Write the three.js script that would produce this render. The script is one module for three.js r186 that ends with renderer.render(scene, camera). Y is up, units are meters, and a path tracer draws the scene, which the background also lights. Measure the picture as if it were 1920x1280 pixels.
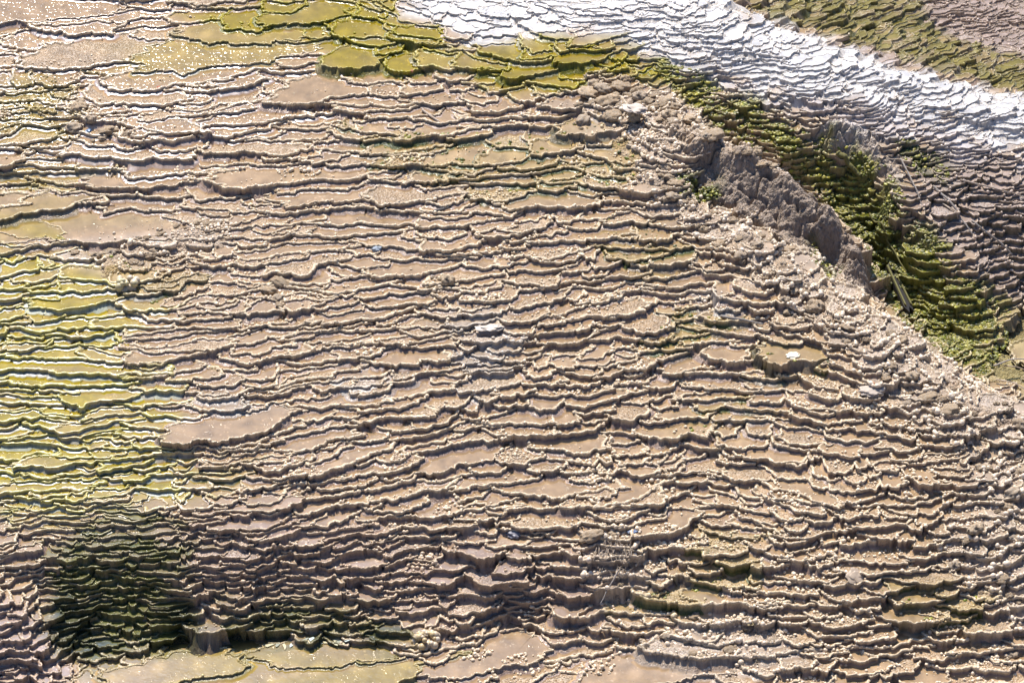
import * as THREE from 'three';
import { Sky } from 'three/addons/objects/Sky.js';
import { mergeGeometries, mergeVertices } from 'three/addons/utils/BufferGeometryUtils.js';
import { createNoise2D, createNoise3D, createNoise4D } from 'simplex-noise';

// ---------------------------------------------------------------- camera, sky, sun, exposure
const scene = new THREE.Scene();
const camera = new THREE.PerspectiveCamera(12.983, 1920 / 1280, 0.5, 400);
camera.position.set(0, 9 * Math.sin(40 * Math.PI / 180), 9 * Math.cos(40 * Math.PI / 180));
camera.lookAt(0, 0, 0);
camera.focus = 8.9; camera.userData.fStop = 8;

const sunDir = new THREE.Vector3().setFromSphericalCoords(1, (90 - 56) * Math.PI / 180, (180 + 16) * Math.PI / 180);
const sky = new Sky();
sky.scale.setScalar(350);
sky.name = 'sky';
{
  const u = sky.material.uniforms;
  u.sunPosition.value.copy(sunDir); u.turbidity.value = 8; u.rayleigh.value = 0.9; u.mieCoefficient.value = 0.006; u.mieDirectionalG.value = 0.8;
  u.cloudCoverage.value = 0.45; u.cloudDensity.value = 0.45;
}
scene.add(sky);
scene.environmentIntensity = 0.1;
const sun = new THREE.DirectionalLight(0xfff1dd, 4.7);
sun.position.copy(sunDir).multiplyScalar(20);
sun.castShadow = true;
Object.assign(sun.shadow.camera, { left: -4, right: 4, top: 4, bottom: -4, near: 1, far: 40 });
sun.shadow.mapSize.set(4096, 4096);
scene.add(sun);
const renderer = new THREE.WebGLRenderer({ antialias: true });
renderer.toneMapping = THREE.LinearToneMapping;
renderer.toneMappingExposure = 1.62;
renderer.shadowMap.enabled = true;

// ---------------------------------------------------------------- helpers
function mulberry(a) { return () => { a |= 0; a = a + 0x6D2B79F5 | 0; let t = Math.imul(a ^ a >>> 15, 1 | a); t = t + Math.imul(t ^ t >>> 7, 61 | t) ^ t; return ((t ^ t >>> 14) >>> 0) / 4294967296; }; }
const rnd = mulberry(20240611);
const N2 = createNoise2D(mulberry(11)), N2b = createNoise2D(mulberry(12)), N3 = createNoise3D(mulberry(13)), N4 = createNoise4D(mulberry(14));
const clamp = (x, a = 0, b = 1) => Math.min(b, Math.max(a, x));
const lerp = (a, b, t) => a + (b - a) * t;
const sstep = (a, b, x) => { const t = clamp((x - a) / (b - a)); return t * t * (3 - 2 * t); };
const fbm = (x, y, o = 4) => { let s = 0, a = 0.5; for (let i = 0; i < o; i++) { s += a * N2(x, y); x = x * 2.03 + 7.1; y = y * 2.03 - 3.7; a *= 0.5; } return s; };
const taken = new Map();
const numbered = (n) => { const k = taken.get(n) ?? 0; taken.set(n, k + 1); return k ? `${n}_${String(k).padStart(3, '0')}` : n; };
function put(o, parent = scene) { o.traverse((m) => { if (m.isMesh) { m.castShadow = true; m.receiveShadow = true; } }); parent.add(o); return o; }
function tag(o, label, category, group, kind) { Object.assign(o.userData, { label, category }); if (group) o.userData.group = group; if (kind) o.userData.kind = kind; return o; }

// survey of the slope, all in metres: [x, z, height]
const SURVEY = [[-1.643,1.013,-0.52],[-1.635,0.944,-0.374],[-1.641,0.824,-0.281],[-1.663,0.615,-0.208],[-1.693,0.381,-0.172],[-1.728,0.063,-0.073],[-1.783,-0.399,0.031],[-1.81,-0.596,0.047],[-1.84,-0.872,0.135],[-1.884,-1.207,0.172],[-1.931,-1.545,0.198],[-1.962,-1.775,0.218],[-1.394,1.038,-0.494],[-1.394,0.988,-0.437],[-1.399,0.88,-0.354],[-1.412,0.716,-0.281],[-1.422,0.57,-0.208],[-1.441,0.387,-0.166],[-1.472,0.063,-0.073],[-1.52,-0.406,0.026],[-1.527,-0.473,0.036],[-1.543,-0.603,0.042],[-1.57,-0.887,0.125],[-1.605,-1.207,0.172],[-1.625,-1.377,0.182],[-1.645,-1.545,0.198],[-1.671,-1.775,0.218],[-1.222,1.062,-0.468],[-1.233,0.945,-0.449],[-1.239,0.893,-0.449],[-1.245,0.768,-0.359],[-1.248,0.683,-0.291],[-1.253,0.57,-0.218],[-0.996,1.062,-0.468],[-1.004,0.956,-0.449],[-1.013,0.859,-0.449],[-1.015,0.813,-0.421],[-1.017,0.672,-0.281],[-1.02,0.593,-0.229],[-1.031,0.421,-0.177],[-1.056,0.063,-0.073],[-1.091,-0.406,0.026],[-1.096,-0.473,0.036],[-1.107,-0.603,0.042],[-1.124,-0.872,0.135],[-1.15,-1.199,0.177],[-1.166,-1.377,0.182],[-1.178,-1.529,0.208],[-1.197,-1.758,0.229],[-0.724,1.062,-0.468],[-0.73,0.956,-0.449],[-0.738,0.837,-0.449],[-0.739,0.803,-0.421],[-0.74,0.684,-0.312],[-0.742,0.599,-0.244],[-0.748,0.473,-0.192],[-0.483,1.057,-0.473],[-0.488,0.932,-0.452],[-0.493,0.819,-0.452],[-0.493,0.785,-0.428],[-0.495,0.674,-0.343],[-0.497,0.572,-0.27],[-0.5,0.451,-0.213],[-0.508,0.221,-0.146],[-0.518,-0.074,-0.062],[-0.535,-0.569,0.047],[-0.551,-1.011,0.14],[-0.564,-1.362,0.192],[-0.571,-1.529,0.208],[-0.58,-1.758,0.229],[0.0,1.043,-0.489],[0.0,0.915,-0.47],[0.0,0.762,-0.463],[0.0,0.717,-0.432],[0.0,0.629,-0.322],[0.0,0.533,-0.286],[0.0,0.271,-0.208],[0.0,-0.093,-0.078],[0.0,-0.562,0.052],[0.0,-1.041,0.161],[0.0,-1.269,0.213],[0.0,-1.482,0.239],[0.0,-1.71,0.26],[0.289,1.023,-0.51],[0.291,0.886,-0.478],[0.294,0.75,-0.442],[0.295,0.642,-0.354],[0.297,0.504,-0.27],[0.309,-0.112,-0.094],[0.318,-0.575,0.042],[0.324,-0.872,0.114],[0.327,-1.019,0.156],[0.33,-1.169,0.198],[0.334,-1.347,0.244],[0.343,-1.71,0.26],[0.516,1.023,-0.51],[0.519,0.933,-0.473],[0.525,0.754,-0.416],[0.529,0.596,-0.333],[0.538,0.337,-0.255],[0.55,-0.016,-0.14],[0.559,-0.273,-0.057],[0.565,-0.473,0.016],[0.569,-0.575,0.052],[0.819,1.033,-0.499],[0.827,0.885,-0.458],[0.835,0.709,-0.374],[0.842,0.538,-0.281],[0.858,0.265,-0.213],[0.872,-0.004,-0.13],[0.883,-0.215,-0.052],[0.889,-0.346,-0.0],[1.124,1.023,-0.51],[1.138,0.853,-0.468],[1.145,0.703,-0.38],[1.155,0.527,-0.291],[1.172,0.282,-0.198],[1.185,0.094,-0.13],[1.201,-0.093,-0.088],[1.402,1.004,-0.53],[1.417,0.843,-0.478],[1.428,0.665,-0.374],[1.447,0.43,-0.276],[1.465,0.235,-0.218],[1.479,0.102,-0.187],[1.682,0.984,-0.551],[1.703,0.779,-0.478],[1.738,0.451,-0.364],[1.755,0.286,-0.302],[1.77,0.179,-0.291],[0.446,-0.694,0.099],[0.731,-0.48,0.031],[1.046,-0.227,-0.036],[1.355,0.022,-0.146],[1.589,0.152,-0.229],[0.738,-0.561,0.0],[0.903,-0.47,-0.078],[1.063,-0.329,-0.135],[1.228,-0.247,-0.229],[1.389,-0.128,-0.312],[1.544,-0.013,-0.354],[1.696,0.087,-0.374],[0.494,-0.887,0.156],[0.626,-0.809,0.156],[0.745,-0.786,0.125],[0.878,-0.7,0.062],[1.003,-0.615,-0.01],[1.087,-0.544,-0.094],[1.152,-0.504,-0.224],[0.626,-0.721,0.057],[0.826,-0.622,-0.016],[1.013,-0.543,-0.125],[0.418,-1.207,0.192],[0.589,-1.1,0.14],[0.743,-1.01,0.088],[0.845,-0.943,0.042],[0.984,-0.896,-0.031],[1.105,-0.827,-0.12],[1.233,-0.647,-0.208],[1.359,-0.479,-0.291],[1.5,-0.344,-0.333],[1.6,-0.462,-0.343],[1.602,-0.279,-0.343],[1.843,-0.369,-0.354],[1.467,-0.202,-0.343],[0.799,-1.123,0.135],[0.934,-1.055,0.12],[1.106,-1.002,0.073],[1.241,-0.912,0.0],[1.275,-0.767,-0.062],[1.329,-0.652,-0.135],[1.425,-0.524,-0.218],[1.57,-0.547,-0.281],[1.348,-0.918,-0.026],[1.37,-0.751,-0.094],[1.436,-0.693,-0.135],[1.615,-0.719,-0.177],[1.623,-0.866,-0.073],[1.485,-0.888,-0.047],[1.61,-0.617,-0.25],[1.88,-0.805,-0.135],[1.87,-0.63,-0.26],[-0.284,-1.453,0.227],[0.071,-1.415,0.241],[0.422,-1.379,0.244],[0.592,-1.2,0.198],[0.939,-1.153,0.156],[1.288,-1.083,0.057],[1.552,-1.051,-0.005],[1.729,-1.034,-0.047],[0.344,-1.777,0.281],[0.519,-1.62,0.276],[0.638,-1.482,0.25],[0.776,-1.392,0.218],[0.95,-1.325,0.192],[1.125,-1.274,0.142],[1.267,-1.257,0.099],[1.39,-1.233,0.073],[1.533,-1.225,0.042],[1.658,-1.216,0.016],[1.873,-1.207,-0.021],[0.947,-2.175,-0.312],[1.142,-2.147,-0.374],[1.333,-2.089,-0.416],[1.62,-2.01,-0.478],[1.868,-1.953,-0.52],[0.762,-2.376,-0.26],[1.059,-2.361,-0.343],[1.466,-2.431,-0.437],[1.86,-2.343,-0.52],[1.49,-2.714,-0.385],[1.909,-2.795,-0.437],[2.167,-2.414,-0.52],[0.884,-2.748,-0.312],[2.236,-2.919,-0.468],[-1.225,-2.102,0.27],[-0.296,-2.068,0.291],[-2.156,-2.119,0.26],[0.654,-0.844,0.106],[0.698,-0.899,0.006],[0.773,-0.821,0.075],[0.817,-0.876,-0.025],[0.906,-0.735,0.012],[0.95,-0.79,-0.088],[1.031,-0.65,-0.06],[1.075,-0.705,-0.16],[1.115,-0.579,-0.144],[1.159,-0.634,-0.244],[0.54,-1.68,0.236],[0.575,-1.78,0.116],[0.638,-1.96,-0.144],[0.659,-1.542,0.21],[0.694,-1.642,0.09],[0.757,-1.822,-0.17],[0.797,-1.452,0.178],[0.832,-1.552,0.058],[0.895,-1.732,-0.202],[0.971,-1.385,0.152],[1.006,-1.485,0.032],[1.069,-1.665,-0.228],[1.146,-1.334,0.102],[1.181,-1.434,-0.018],[1.244,-1.614,-0.278],[1.288,-1.317,0.059],[1.323,-1.417,-0.061],[1.386,-1.597,-0.321],[1.411,-1.293,0.033],[1.446,-1.393,-0.087],[1.509,-1.573,-0.347],[1.554,-1.285,0.002],[1.589,-1.385,-0.118],[1.652,-1.565,-0.378],[1.679,-1.276,-0.024],[1.714,-1.376,-0.144],[1.777,-1.556,-0.404],[1.894,-1.267,-0.061],[1.929,-1.367,-0.181],[1.992,-1.547,-0.441]];
// outlines of differently coloured ground, [x, z]
const ZONES = {
  olive: [[[-1.049,-1.478],[-0.966,-1.498],[-0.883,-1.518],[-0.799,-1.54],[-0.716,-1.561],[-0.63,-1.56],[-0.545,-1.554],[-0.46,-1.543],[-0.374,-1.532],[-0.353,-1.407],[-0.229,-1.372],[-0.193,-1.282],[-0.105,-1.24],[-0.017,-1.27],[0.07,-1.3],[0.158,-1.294],[0.245,-1.29],[0.384,-1.245],[0.461,-1.197],[0.538,-1.147],[0.658,-1.06],[0.587,-1.028],[0.468,-1.11],[0.381,-1.122],[0.295,-1.135],[0.207,-1.081],[0.121,-1.066],[0.034,-1.052],[-0.069,-1.11],[-0.174,-1.172],[-0.261,-1.153],[-0.347,-1.134],[-0.443,-1.15],[-0.539,-1.167],[-0.578,-1.257],[-0.652,-1.339],[-0.749,-1.351],[-0.847,-1.362],[-0.989,-1.382]]],
  ochre: [[[-1.339,-1.165],[-1.263,-1.222],[-1.187,-1.284],[-1.11,-1.346],[-1.023,-1.36],[-0.936,-1.377],[-0.849,-1.395],[-0.741,-1.36],[-0.633,-1.325],[-0.702,-1.286],[-0.796,-1.253],[-0.891,-1.219],[-0.976,-1.199],[-1.062,-1.178],[-1.147,-1.159],[-1.243,-1.162]],[[-1.665,-1.126],[-1.567,-1.18],[-1.435,-1.076],[-1.433,-0.967],[-1.432,-0.867],[-1.53,-0.825],[-1.634,-0.843],[-1.648,-0.976]],[[-1.623,-0.733],[-1.523,-0.748],[-1.422,-0.759],[-1.277,-0.742],[-1.365,-0.689],[-1.44,-0.674],[-1.515,-0.661],[-1.612,-0.626]],[[-1.607,-0.58],[-1.508,-0.588],[-1.406,-0.586],[-1.494,-0.469],[-1.592,-0.458]],[[-1.243,0.994],[-1.136,0.934],[-1.068,0.909],[-0.999,0.883],[-0.929,0.869],[-0.859,0.851],[-0.783,0.84],[-0.707,0.834],[-0.63,0.837],[-0.554,0.83],[-0.477,0.821],[-0.4,0.83],[-0.268,0.859],[-0.341,0.879],[-0.413,0.898],[-0.478,0.931],[-0.543,0.959],[-0.607,0.987],[-0.678,0.991],[-0.748,0.993],[-0.819,0.99],[-0.89,0.989],[-0.961,0.992],[-1.031,0.993],[-1.103,0.989],[-1.173,0.991]]],
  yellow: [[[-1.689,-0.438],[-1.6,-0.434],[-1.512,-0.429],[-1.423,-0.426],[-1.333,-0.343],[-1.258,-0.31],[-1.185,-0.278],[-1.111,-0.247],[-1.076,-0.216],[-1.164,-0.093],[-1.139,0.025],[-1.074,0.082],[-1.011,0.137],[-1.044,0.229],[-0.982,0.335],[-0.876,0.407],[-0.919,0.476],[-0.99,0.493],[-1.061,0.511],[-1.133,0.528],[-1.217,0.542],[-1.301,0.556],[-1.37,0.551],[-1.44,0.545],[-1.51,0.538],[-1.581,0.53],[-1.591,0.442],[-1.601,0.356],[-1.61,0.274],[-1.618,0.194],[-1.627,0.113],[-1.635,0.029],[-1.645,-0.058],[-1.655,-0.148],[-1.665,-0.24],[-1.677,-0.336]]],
  white: [[[-0.39,-1.465],[-0.312,-1.531],[-0.233,-1.601],[-0.149,-1.597],[-0.064,-1.595],[0.02,-1.589],[0.104,-1.58],[0.187,-1.572],[0.271,-1.567],[0.354,-1.559],[0.437,-1.546],[0.521,-1.549],[0.657,-2.281],[0.742,-2.205],[0.776,-1.383],[0.934,-2.138],[1.023,-2.146],[1.129,-2.113],[1.233,-2.067],[1.329,-2.046],[1.426,-2.031],[1.522,-2.011],[1.619,-2.005],[1.717,-2.002],[1.814,-1.993],[1.91,-1.976],[1.736,-1.12],[1.729,-1.034],[1.6,-0.996],[1.463,-1.052],[1.324,-1.089],[1.235,-1.085],[1.145,-1.076],[1.063,-1.075],[0.982,-1.082],[0.901,-1.094],[0.816,-1.119],[0.73,-1.129],[0.643,-1.137],[0.548,-1.174],[0.454,-1.228],[0.367,-1.253],[0.28,-1.278],[0.14,-1.302],[0.0,-1.274],[-0.088,-1.278],[-0.175,-1.281],[-0.229,-1.372],[-0.353,-1.407]]],
  lavender: [[[0.454,-1.248],[0.549,-1.211],[0.644,-1.187],[0.731,-1.182],[0.818,-1.173],[0.904,-1.154],[0.985,-1.14],[1.066,-1.134],[1.149,-1.138],[1.239,-1.145],[1.328,-1.147],[1.467,-1.1],[1.571,-1.073],[1.676,-1.042],[1.669,-0.977],[1.579,-0.959],[1.49,-0.947],[1.352,-0.973],[1.21,-0.974],[1.123,-0.983],[1.037,-0.998],[0.898,-1.006],[0.762,-1.066],[0.625,-1.123],[0.539,-1.176]]],
  channel: [[[0.487,-1.185],[0.564,-1.145],[0.642,-1.112],[0.719,-1.079],[0.796,-1.042],[0.863,-0.997],[0.932,-0.969],[1.019,-0.948],[1.105,-0.924],[1.206,-0.871],[1.266,-0.742],[1.363,-0.643],[1.443,-0.54],[1.51,-0.525],[1.577,-0.512],[1.558,-0.404],[1.471,-0.237],[1.409,-0.29],[1.346,-0.344],[1.293,-0.41],[1.238,-0.464],[1.158,-0.577],[1.101,-0.74],[1.0,-0.829],[0.931,-0.877],[0.828,-0.934],[0.751,-0.975],[0.674,-1.012],[0.605,-1.054],[0.537,-1.1]]],
  moss: [[[1.122,-0.843],[1.235,-0.784],[1.25,-0.719],[1.265,-0.657],[1.279,-0.59],[1.293,-0.525],[1.238,-0.469],[1.181,-0.616],[1.135,-0.727]],[[0.522,-0.687],[0.625,-0.699],[0.648,-0.629],[0.554,-0.634]],[[0.96,-0.55],[1.026,-0.485],[0.971,-0.375],[0.923,-0.503]],[[1.263,-0.969],[1.386,-0.959],[1.398,-0.884],[1.308,-0.866]]],
  slab: [[[0.502,-0.872],[0.626,-0.809],[0.759,-0.942],[0.828,-0.904],[0.895,-0.861],[0.965,-0.831],[1.033,-0.791],[1.088,-0.556],[1.134,-0.529],[1.178,-0.488],[1.071,-0.401],[0.987,-0.435],[0.904,-0.482],[0.837,-0.506],[0.772,-0.56],[0.638,-0.607],[0.557,-0.715],[0.528,-0.777]]],
  hump: [[[0.933,-1.023],[1.02,-1.02],[1.106,-1.012],[1.21,-0.974],[1.266,-0.879],[1.266,-0.742],[1.314,-0.685],[1.362,-0.629],[1.328,-0.607],[1.281,-0.668],[1.234,-0.732],[1.172,-0.867],[1.036,-0.923],[0.932,-0.969]]],
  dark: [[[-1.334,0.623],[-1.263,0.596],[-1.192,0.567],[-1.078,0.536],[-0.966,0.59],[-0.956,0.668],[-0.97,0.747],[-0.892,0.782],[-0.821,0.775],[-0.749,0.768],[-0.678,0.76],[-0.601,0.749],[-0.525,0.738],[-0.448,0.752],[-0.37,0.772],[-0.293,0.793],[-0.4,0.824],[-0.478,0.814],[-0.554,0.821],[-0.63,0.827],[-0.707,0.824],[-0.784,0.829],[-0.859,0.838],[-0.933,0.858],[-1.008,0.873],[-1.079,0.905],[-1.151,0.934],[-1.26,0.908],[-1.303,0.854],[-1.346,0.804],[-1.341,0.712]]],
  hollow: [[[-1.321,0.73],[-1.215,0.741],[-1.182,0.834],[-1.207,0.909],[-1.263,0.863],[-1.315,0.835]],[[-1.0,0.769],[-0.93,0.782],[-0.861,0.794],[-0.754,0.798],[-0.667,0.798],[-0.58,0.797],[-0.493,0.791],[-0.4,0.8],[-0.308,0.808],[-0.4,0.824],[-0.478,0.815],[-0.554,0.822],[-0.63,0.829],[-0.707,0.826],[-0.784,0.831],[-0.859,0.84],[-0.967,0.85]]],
  scales: [[[-1.099,0.567],[-1.019,0.563],[-0.94,0.553],[-0.861,0.545],[-0.781,0.538],[-0.701,0.526],[-0.622,0.511],[-0.55,0.524],[-0.477,0.536],[-0.405,0.546],[-0.327,0.542],[-0.25,0.54],[-0.172,0.542],[-0.094,0.548],[-0.016,0.577],[0.062,0.595],[0.163,0.581],[0.265,0.576],[0.269,0.635],[0.274,0.689],[0.279,0.743],[0.204,0.749],[0.13,0.751],[0.056,0.745],[-0.019,0.743],[-0.093,0.761],[-0.17,0.773],[-0.247,0.779],[-0.324,0.781],[-0.401,0.778],[-0.479,0.743],[-0.556,0.715],[-0.648,0.73],[-0.739,0.743],[-0.831,0.746],[-0.923,0.747],[-0.956,0.668],[-1.026,0.625]]],
  pink: [[[-1.552,0.818],[-1.463,0.815],[-1.375,0.805],[-1.314,0.858],[-1.252,0.915],[-1.227,1.012],[-1.307,1.008],[-1.386,1.008],[-1.466,1.006],[-1.547,1.001],[-1.546,0.95],[-1.547,0.891]]],
  rubble: [[[0.172,-1.008],[0.259,-1.102],[0.346,-1.092],[0.432,-1.086],[0.519,-1.086],[0.595,-1.015],[0.673,-0.969],[0.759,-0.939],[0.828,-0.903],[0.895,-0.861],[0.914,-0.7],[0.776,-0.715],[0.685,-0.75],[0.592,-0.776],[0.507,-0.752],[0.565,-0.696],[0.621,-0.612],[0.696,-0.584],[0.772,-0.567],[0.846,-0.515],[0.923,-0.493],[0.998,-0.454],[1.072,-0.413],[1.142,-0.395],[1.208,-0.36],[1.273,-0.31],[1.335,-0.251],[1.399,-0.203],[1.478,-0.155],[1.558,-0.11],[1.636,-0.058],[1.575,0.276],[1.479,0.259],[1.382,0.252],[1.295,0.23],[1.21,0.198],[1.16,0.12],[1.108,0.047],[1.04,-0.015],[0.972,-0.085],[0.905,-0.174],[0.835,-0.246],[0.771,-0.289],[0.708,-0.339],[0.615,-0.467],[0.542,-0.518],[0.468,-0.564],[0.403,-0.651],[0.338,-0.75],[0.281,-0.834],[0.222,-0.904]],[[1.335,0.243],[1.416,0.245],[1.496,0.25],[1.576,0.259],[1.568,0.344],[1.56,0.427],[1.553,0.508],[1.546,0.588],[1.539,0.664],[1.533,0.738],[1.528,0.81],[1.468,0.771],[1.408,0.734],[1.348,0.696],[1.306,0.619],[1.265,0.539],[1.316,0.474],[1.369,0.405],[1.352,0.323]],[[0.432,0.795],[0.526,0.739],[0.618,0.731],[0.711,0.72],[0.771,0.766],[0.831,0.809],[0.795,0.917],[0.726,0.926],[0.656,0.934],[0.588,0.941],[0.519,0.948],[0.475,0.872]],[[-1.441,-0.441],[-1.357,-0.466],[-1.272,-0.489],[-1.187,-0.513],[-1.102,-0.539],[-1.018,-0.54],[-0.934,-0.541],[-0.851,-0.543],[-0.862,-0.455],[-0.938,-0.428],[-1.013,-0.4],[-1.088,-0.374],[-1.168,-0.337],[-1.247,-0.3],[-1.343,-0.37]],[[0.187,0.516],[0.281,0.534],[0.374,0.543],[0.397,0.612],[0.419,0.679],[0.356,0.742],[0.248,0.689],[0.228,0.636],[0.208,0.579]]],
  seam: [[[-0.548,-0.941],[-0.466,-0.93],[-0.383,-0.919],[-0.301,-0.908],[-0.219,-0.897],[-0.137,-0.887],[-0.051,-0.9],[0.034,-0.914],[0.12,-0.928],[0.206,-0.943],[0.291,-0.957],[0.349,-0.866],[0.406,-0.759],[0.336,-0.649],[0.252,-0.654],[0.168,-0.653],[0.084,-0.629],[0.0,-0.604],[-0.092,-0.646],[-0.185,-0.69],[-0.27,-0.72],[-0.355,-0.751],[-0.441,-0.782],[-0.494,-0.861]],[[0.25,-0.535],[0.328,-0.529],[0.406,-0.518],[0.483,-0.509],[0.563,-0.415],[0.479,-0.345],[0.405,-0.362],[0.331,-0.379],[0.291,-0.455]],[[0.46,-0.253],[0.541,-0.24],[0.622,-0.217],[0.703,-0.195],[0.636,-0.143],[0.569,-0.088],[0.496,-0.091],[0.423,-0.092]],[[0.564,0.483],[0.649,0.503],[0.734,0.527],[0.708,0.595],[0.682,0.661],[0.614,0.691],[0.547,0.721],[0.479,0.752],[0.356,0.716],[0.414,0.684],[0.471,0.648],[0.529,0.611]],[[-1.289,-0.409],[-1.204,-0.379],[-1.119,-0.349],[-1.035,-0.321],[-1.042,-0.196],[-1.115,-0.19],[-1.188,-0.184],[-1.238,-0.294]],[[0.924,-0.079],[0.967,-0.002],[0.865,-0.014],[0.76,-0.011],[0.845,-0.109]],[[-0.909,0.371],[-0.831,0.371],[-0.753,0.369],[-0.765,0.44],[-0.89,0.433]],[[-0.556,0.74],[-0.463,0.741],[-0.371,0.748],[-0.415,0.817],[-0.485,0.803],[-0.554,0.803]],[[1.055,0.649],[1.132,0.662],[1.209,0.673],[1.286,0.684],[1.364,0.695],[1.342,0.792],[1.255,0.772],[1.169,0.752],[1.082,0.732]],[[0.596,0.056],[0.692,0.076],[0.787,0.098],[0.705,0.148],[0.623,0.199],[0.551,0.181],[0.48,0.166],[0.538,0.11]]],
  pale: [[[-0.229,-0.239],[-0.153,-0.224],[-0.076,-0.21],[0.0,-0.197],[-0.008,-0.097],[-0.016,-0.003],[-0.056,0.069],[-0.096,0.14],[-0.177,0.021],[-0.194,-0.063],[-0.211,-0.149]],[[-0.514,0.02],[-0.418,0.024],[-0.322,0.028],[-0.416,0.107],[-0.544,0.097]],[[0.543,-0.3],[0.624,-0.277],[0.705,-0.253],[0.751,-0.183],[0.638,-0.21]],[[-0.987,0.137],[-0.902,0.147],[-0.816,0.157],[-0.731,0.165],[-0.761,0.204],[-0.864,0.203],[-0.967,0.201]]],
  riffle: [[[-1.839,-1.66],[-1.757,-1.66],[-1.676,-1.659],[-1.595,-1.657],[-1.513,-1.654],[-1.431,-1.65],[-1.35,-1.647],[-1.268,-1.644],[-1.187,-1.642],[-1.108,-1.548],[-1.03,-1.46],[-0.953,-1.368],[-0.871,-1.326],[-0.79,-1.286],[-0.709,-1.247],[-0.628,-1.207],[-0.606,-1.095],[-0.584,-0.988],[-0.668,-0.935],[-0.751,-0.882],[-0.833,-0.829],[-0.915,-0.779],[-1.008,-0.772],[-1.101,-0.766],[-1.193,-0.762],[-1.287,-0.759],[-1.375,-0.766],[-1.464,-0.772],[-1.553,-0.776],[-1.641,-0.778],[-1.728,-0.778],[-1.739,-0.876],[-1.752,-0.989],[-1.768,-1.114],[-1.785,-1.246],[-1.803,-1.383],[-1.821,-1.521]]],
  far: [[[0.697,-2.281],[0.743,-2.212],[0.849,-2.183],[0.937,-2.179],[1.026,-2.18],[1.11,-2.162],[1.193,-2.137],[1.276,-2.106],[1.365,-2.083],[1.456,-2.065],[1.545,-2.041],[1.638,-2.037],[1.731,-2.035],[1.824,-2.027],[1.915,-2.011],[2.019,-2.055],[2.057,-2.208],[2.092,-2.351],[2.127,-2.488],[2.162,-2.627],[2.198,-2.77],[2.236,-2.919],[2.136,-2.904],[2.037,-2.887],[1.938,-2.869],[1.84,-2.854],[1.742,-2.839],[1.644,-2.823],[1.546,-2.804],[1.449,-2.788],[1.354,-2.78],[1.258,-2.771],[1.162,-2.76],[1.067,-2.748],[0.971,-2.733],[0.875,-2.705],[0.777,-2.647]]],
  farpink: [[[1.46,-2.599],[1.568,-2.63],[1.678,-2.664],[1.787,-2.696],[1.897,-2.724],[2.007,-2.754],[1.987,-2.584],[1.968,-2.417],[1.945,-2.237],[1.856,-2.261],[1.764,-2.274],[1.672,-2.281],[1.586,-2.322],[1.5,-2.362],[1.481,-2.485]],[[1.158,-2.103],[1.318,-2.136],[1.433,-2.099],[1.547,-2.059],[1.454,-2.053],[1.362,-2.044],[1.16,-1.264]]],
  bank: [[[1.26,-0.932],[1.36,-0.974],[1.459,-1.004],[1.547,-0.998],[1.635,-0.991],[1.724,-0.989],[1.713,-0.888],[1.707,-0.808],[1.703,-0.739],[1.7,-0.673],[1.696,-0.605],[1.691,-0.532],[1.618,-0.549],[1.54,-0.545],[1.46,-0.53],[1.412,-0.593],[1.364,-0.659],[1.283,-0.751],[1.272,-0.842]]],
  sump: [[[1.525,-0.468],[1.611,-0.517],[1.692,-0.54],[1.682,-0.438],[1.664,-0.295],[1.65,-0.176],[1.564,-0.198],[1.477,-0.221],[1.503,-0.354]]],
  flat: [[[-1.709,-0.591],[-1.623,-0.597],[-1.537,-0.604],[-1.448,-0.601],[-1.361,-0.6],[-1.274,-0.603],[-1.191,-0.605],[-1.107,-0.608],[-1.022,-0.597],[-0.937,-0.588],[-0.853,-0.582],[-0.901,-0.539],[-0.992,-0.532],[-1.084,-0.525],[-1.175,-0.516],[-1.265,-0.506],[-1.362,-0.477],[-1.459,-0.448],[-1.535,-0.439],[-1.611,-0.434],[-1.688,-0.427]],[[-1.256,-1.209],[-1.183,-1.269],[-1.109,-1.332],[-1.022,-1.342],[-0.934,-1.354],[-0.847,-1.367],[-0.74,-1.353],[-0.634,-1.338],[-0.702,-1.286],[-0.805,-1.249],[-0.907,-1.211],[-1.002,-1.189],[-1.096,-1.167],[-1.175,-1.186]],[[-1.228,0.994],[-1.136,0.934],[-1.068,0.909],[-0.999,0.883],[-0.929,0.869],[-0.859,0.851],[-0.783,0.84],[-0.707,0.834],[-0.63,0.837],[-0.554,0.83],[-0.477,0.821],[-0.4,0.83],[-0.268,0.859],[-0.341,0.879],[-0.413,0.898],[-0.478,0.931],[-0.543,0.959],[-0.607,0.987],[-0.676,0.991],[-0.745,0.993],[-0.814,0.99],[-0.884,0.989],[-0.952,0.992],[-1.021,0.993],[-1.091,0.989],[-1.16,0.99]]]
};
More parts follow.
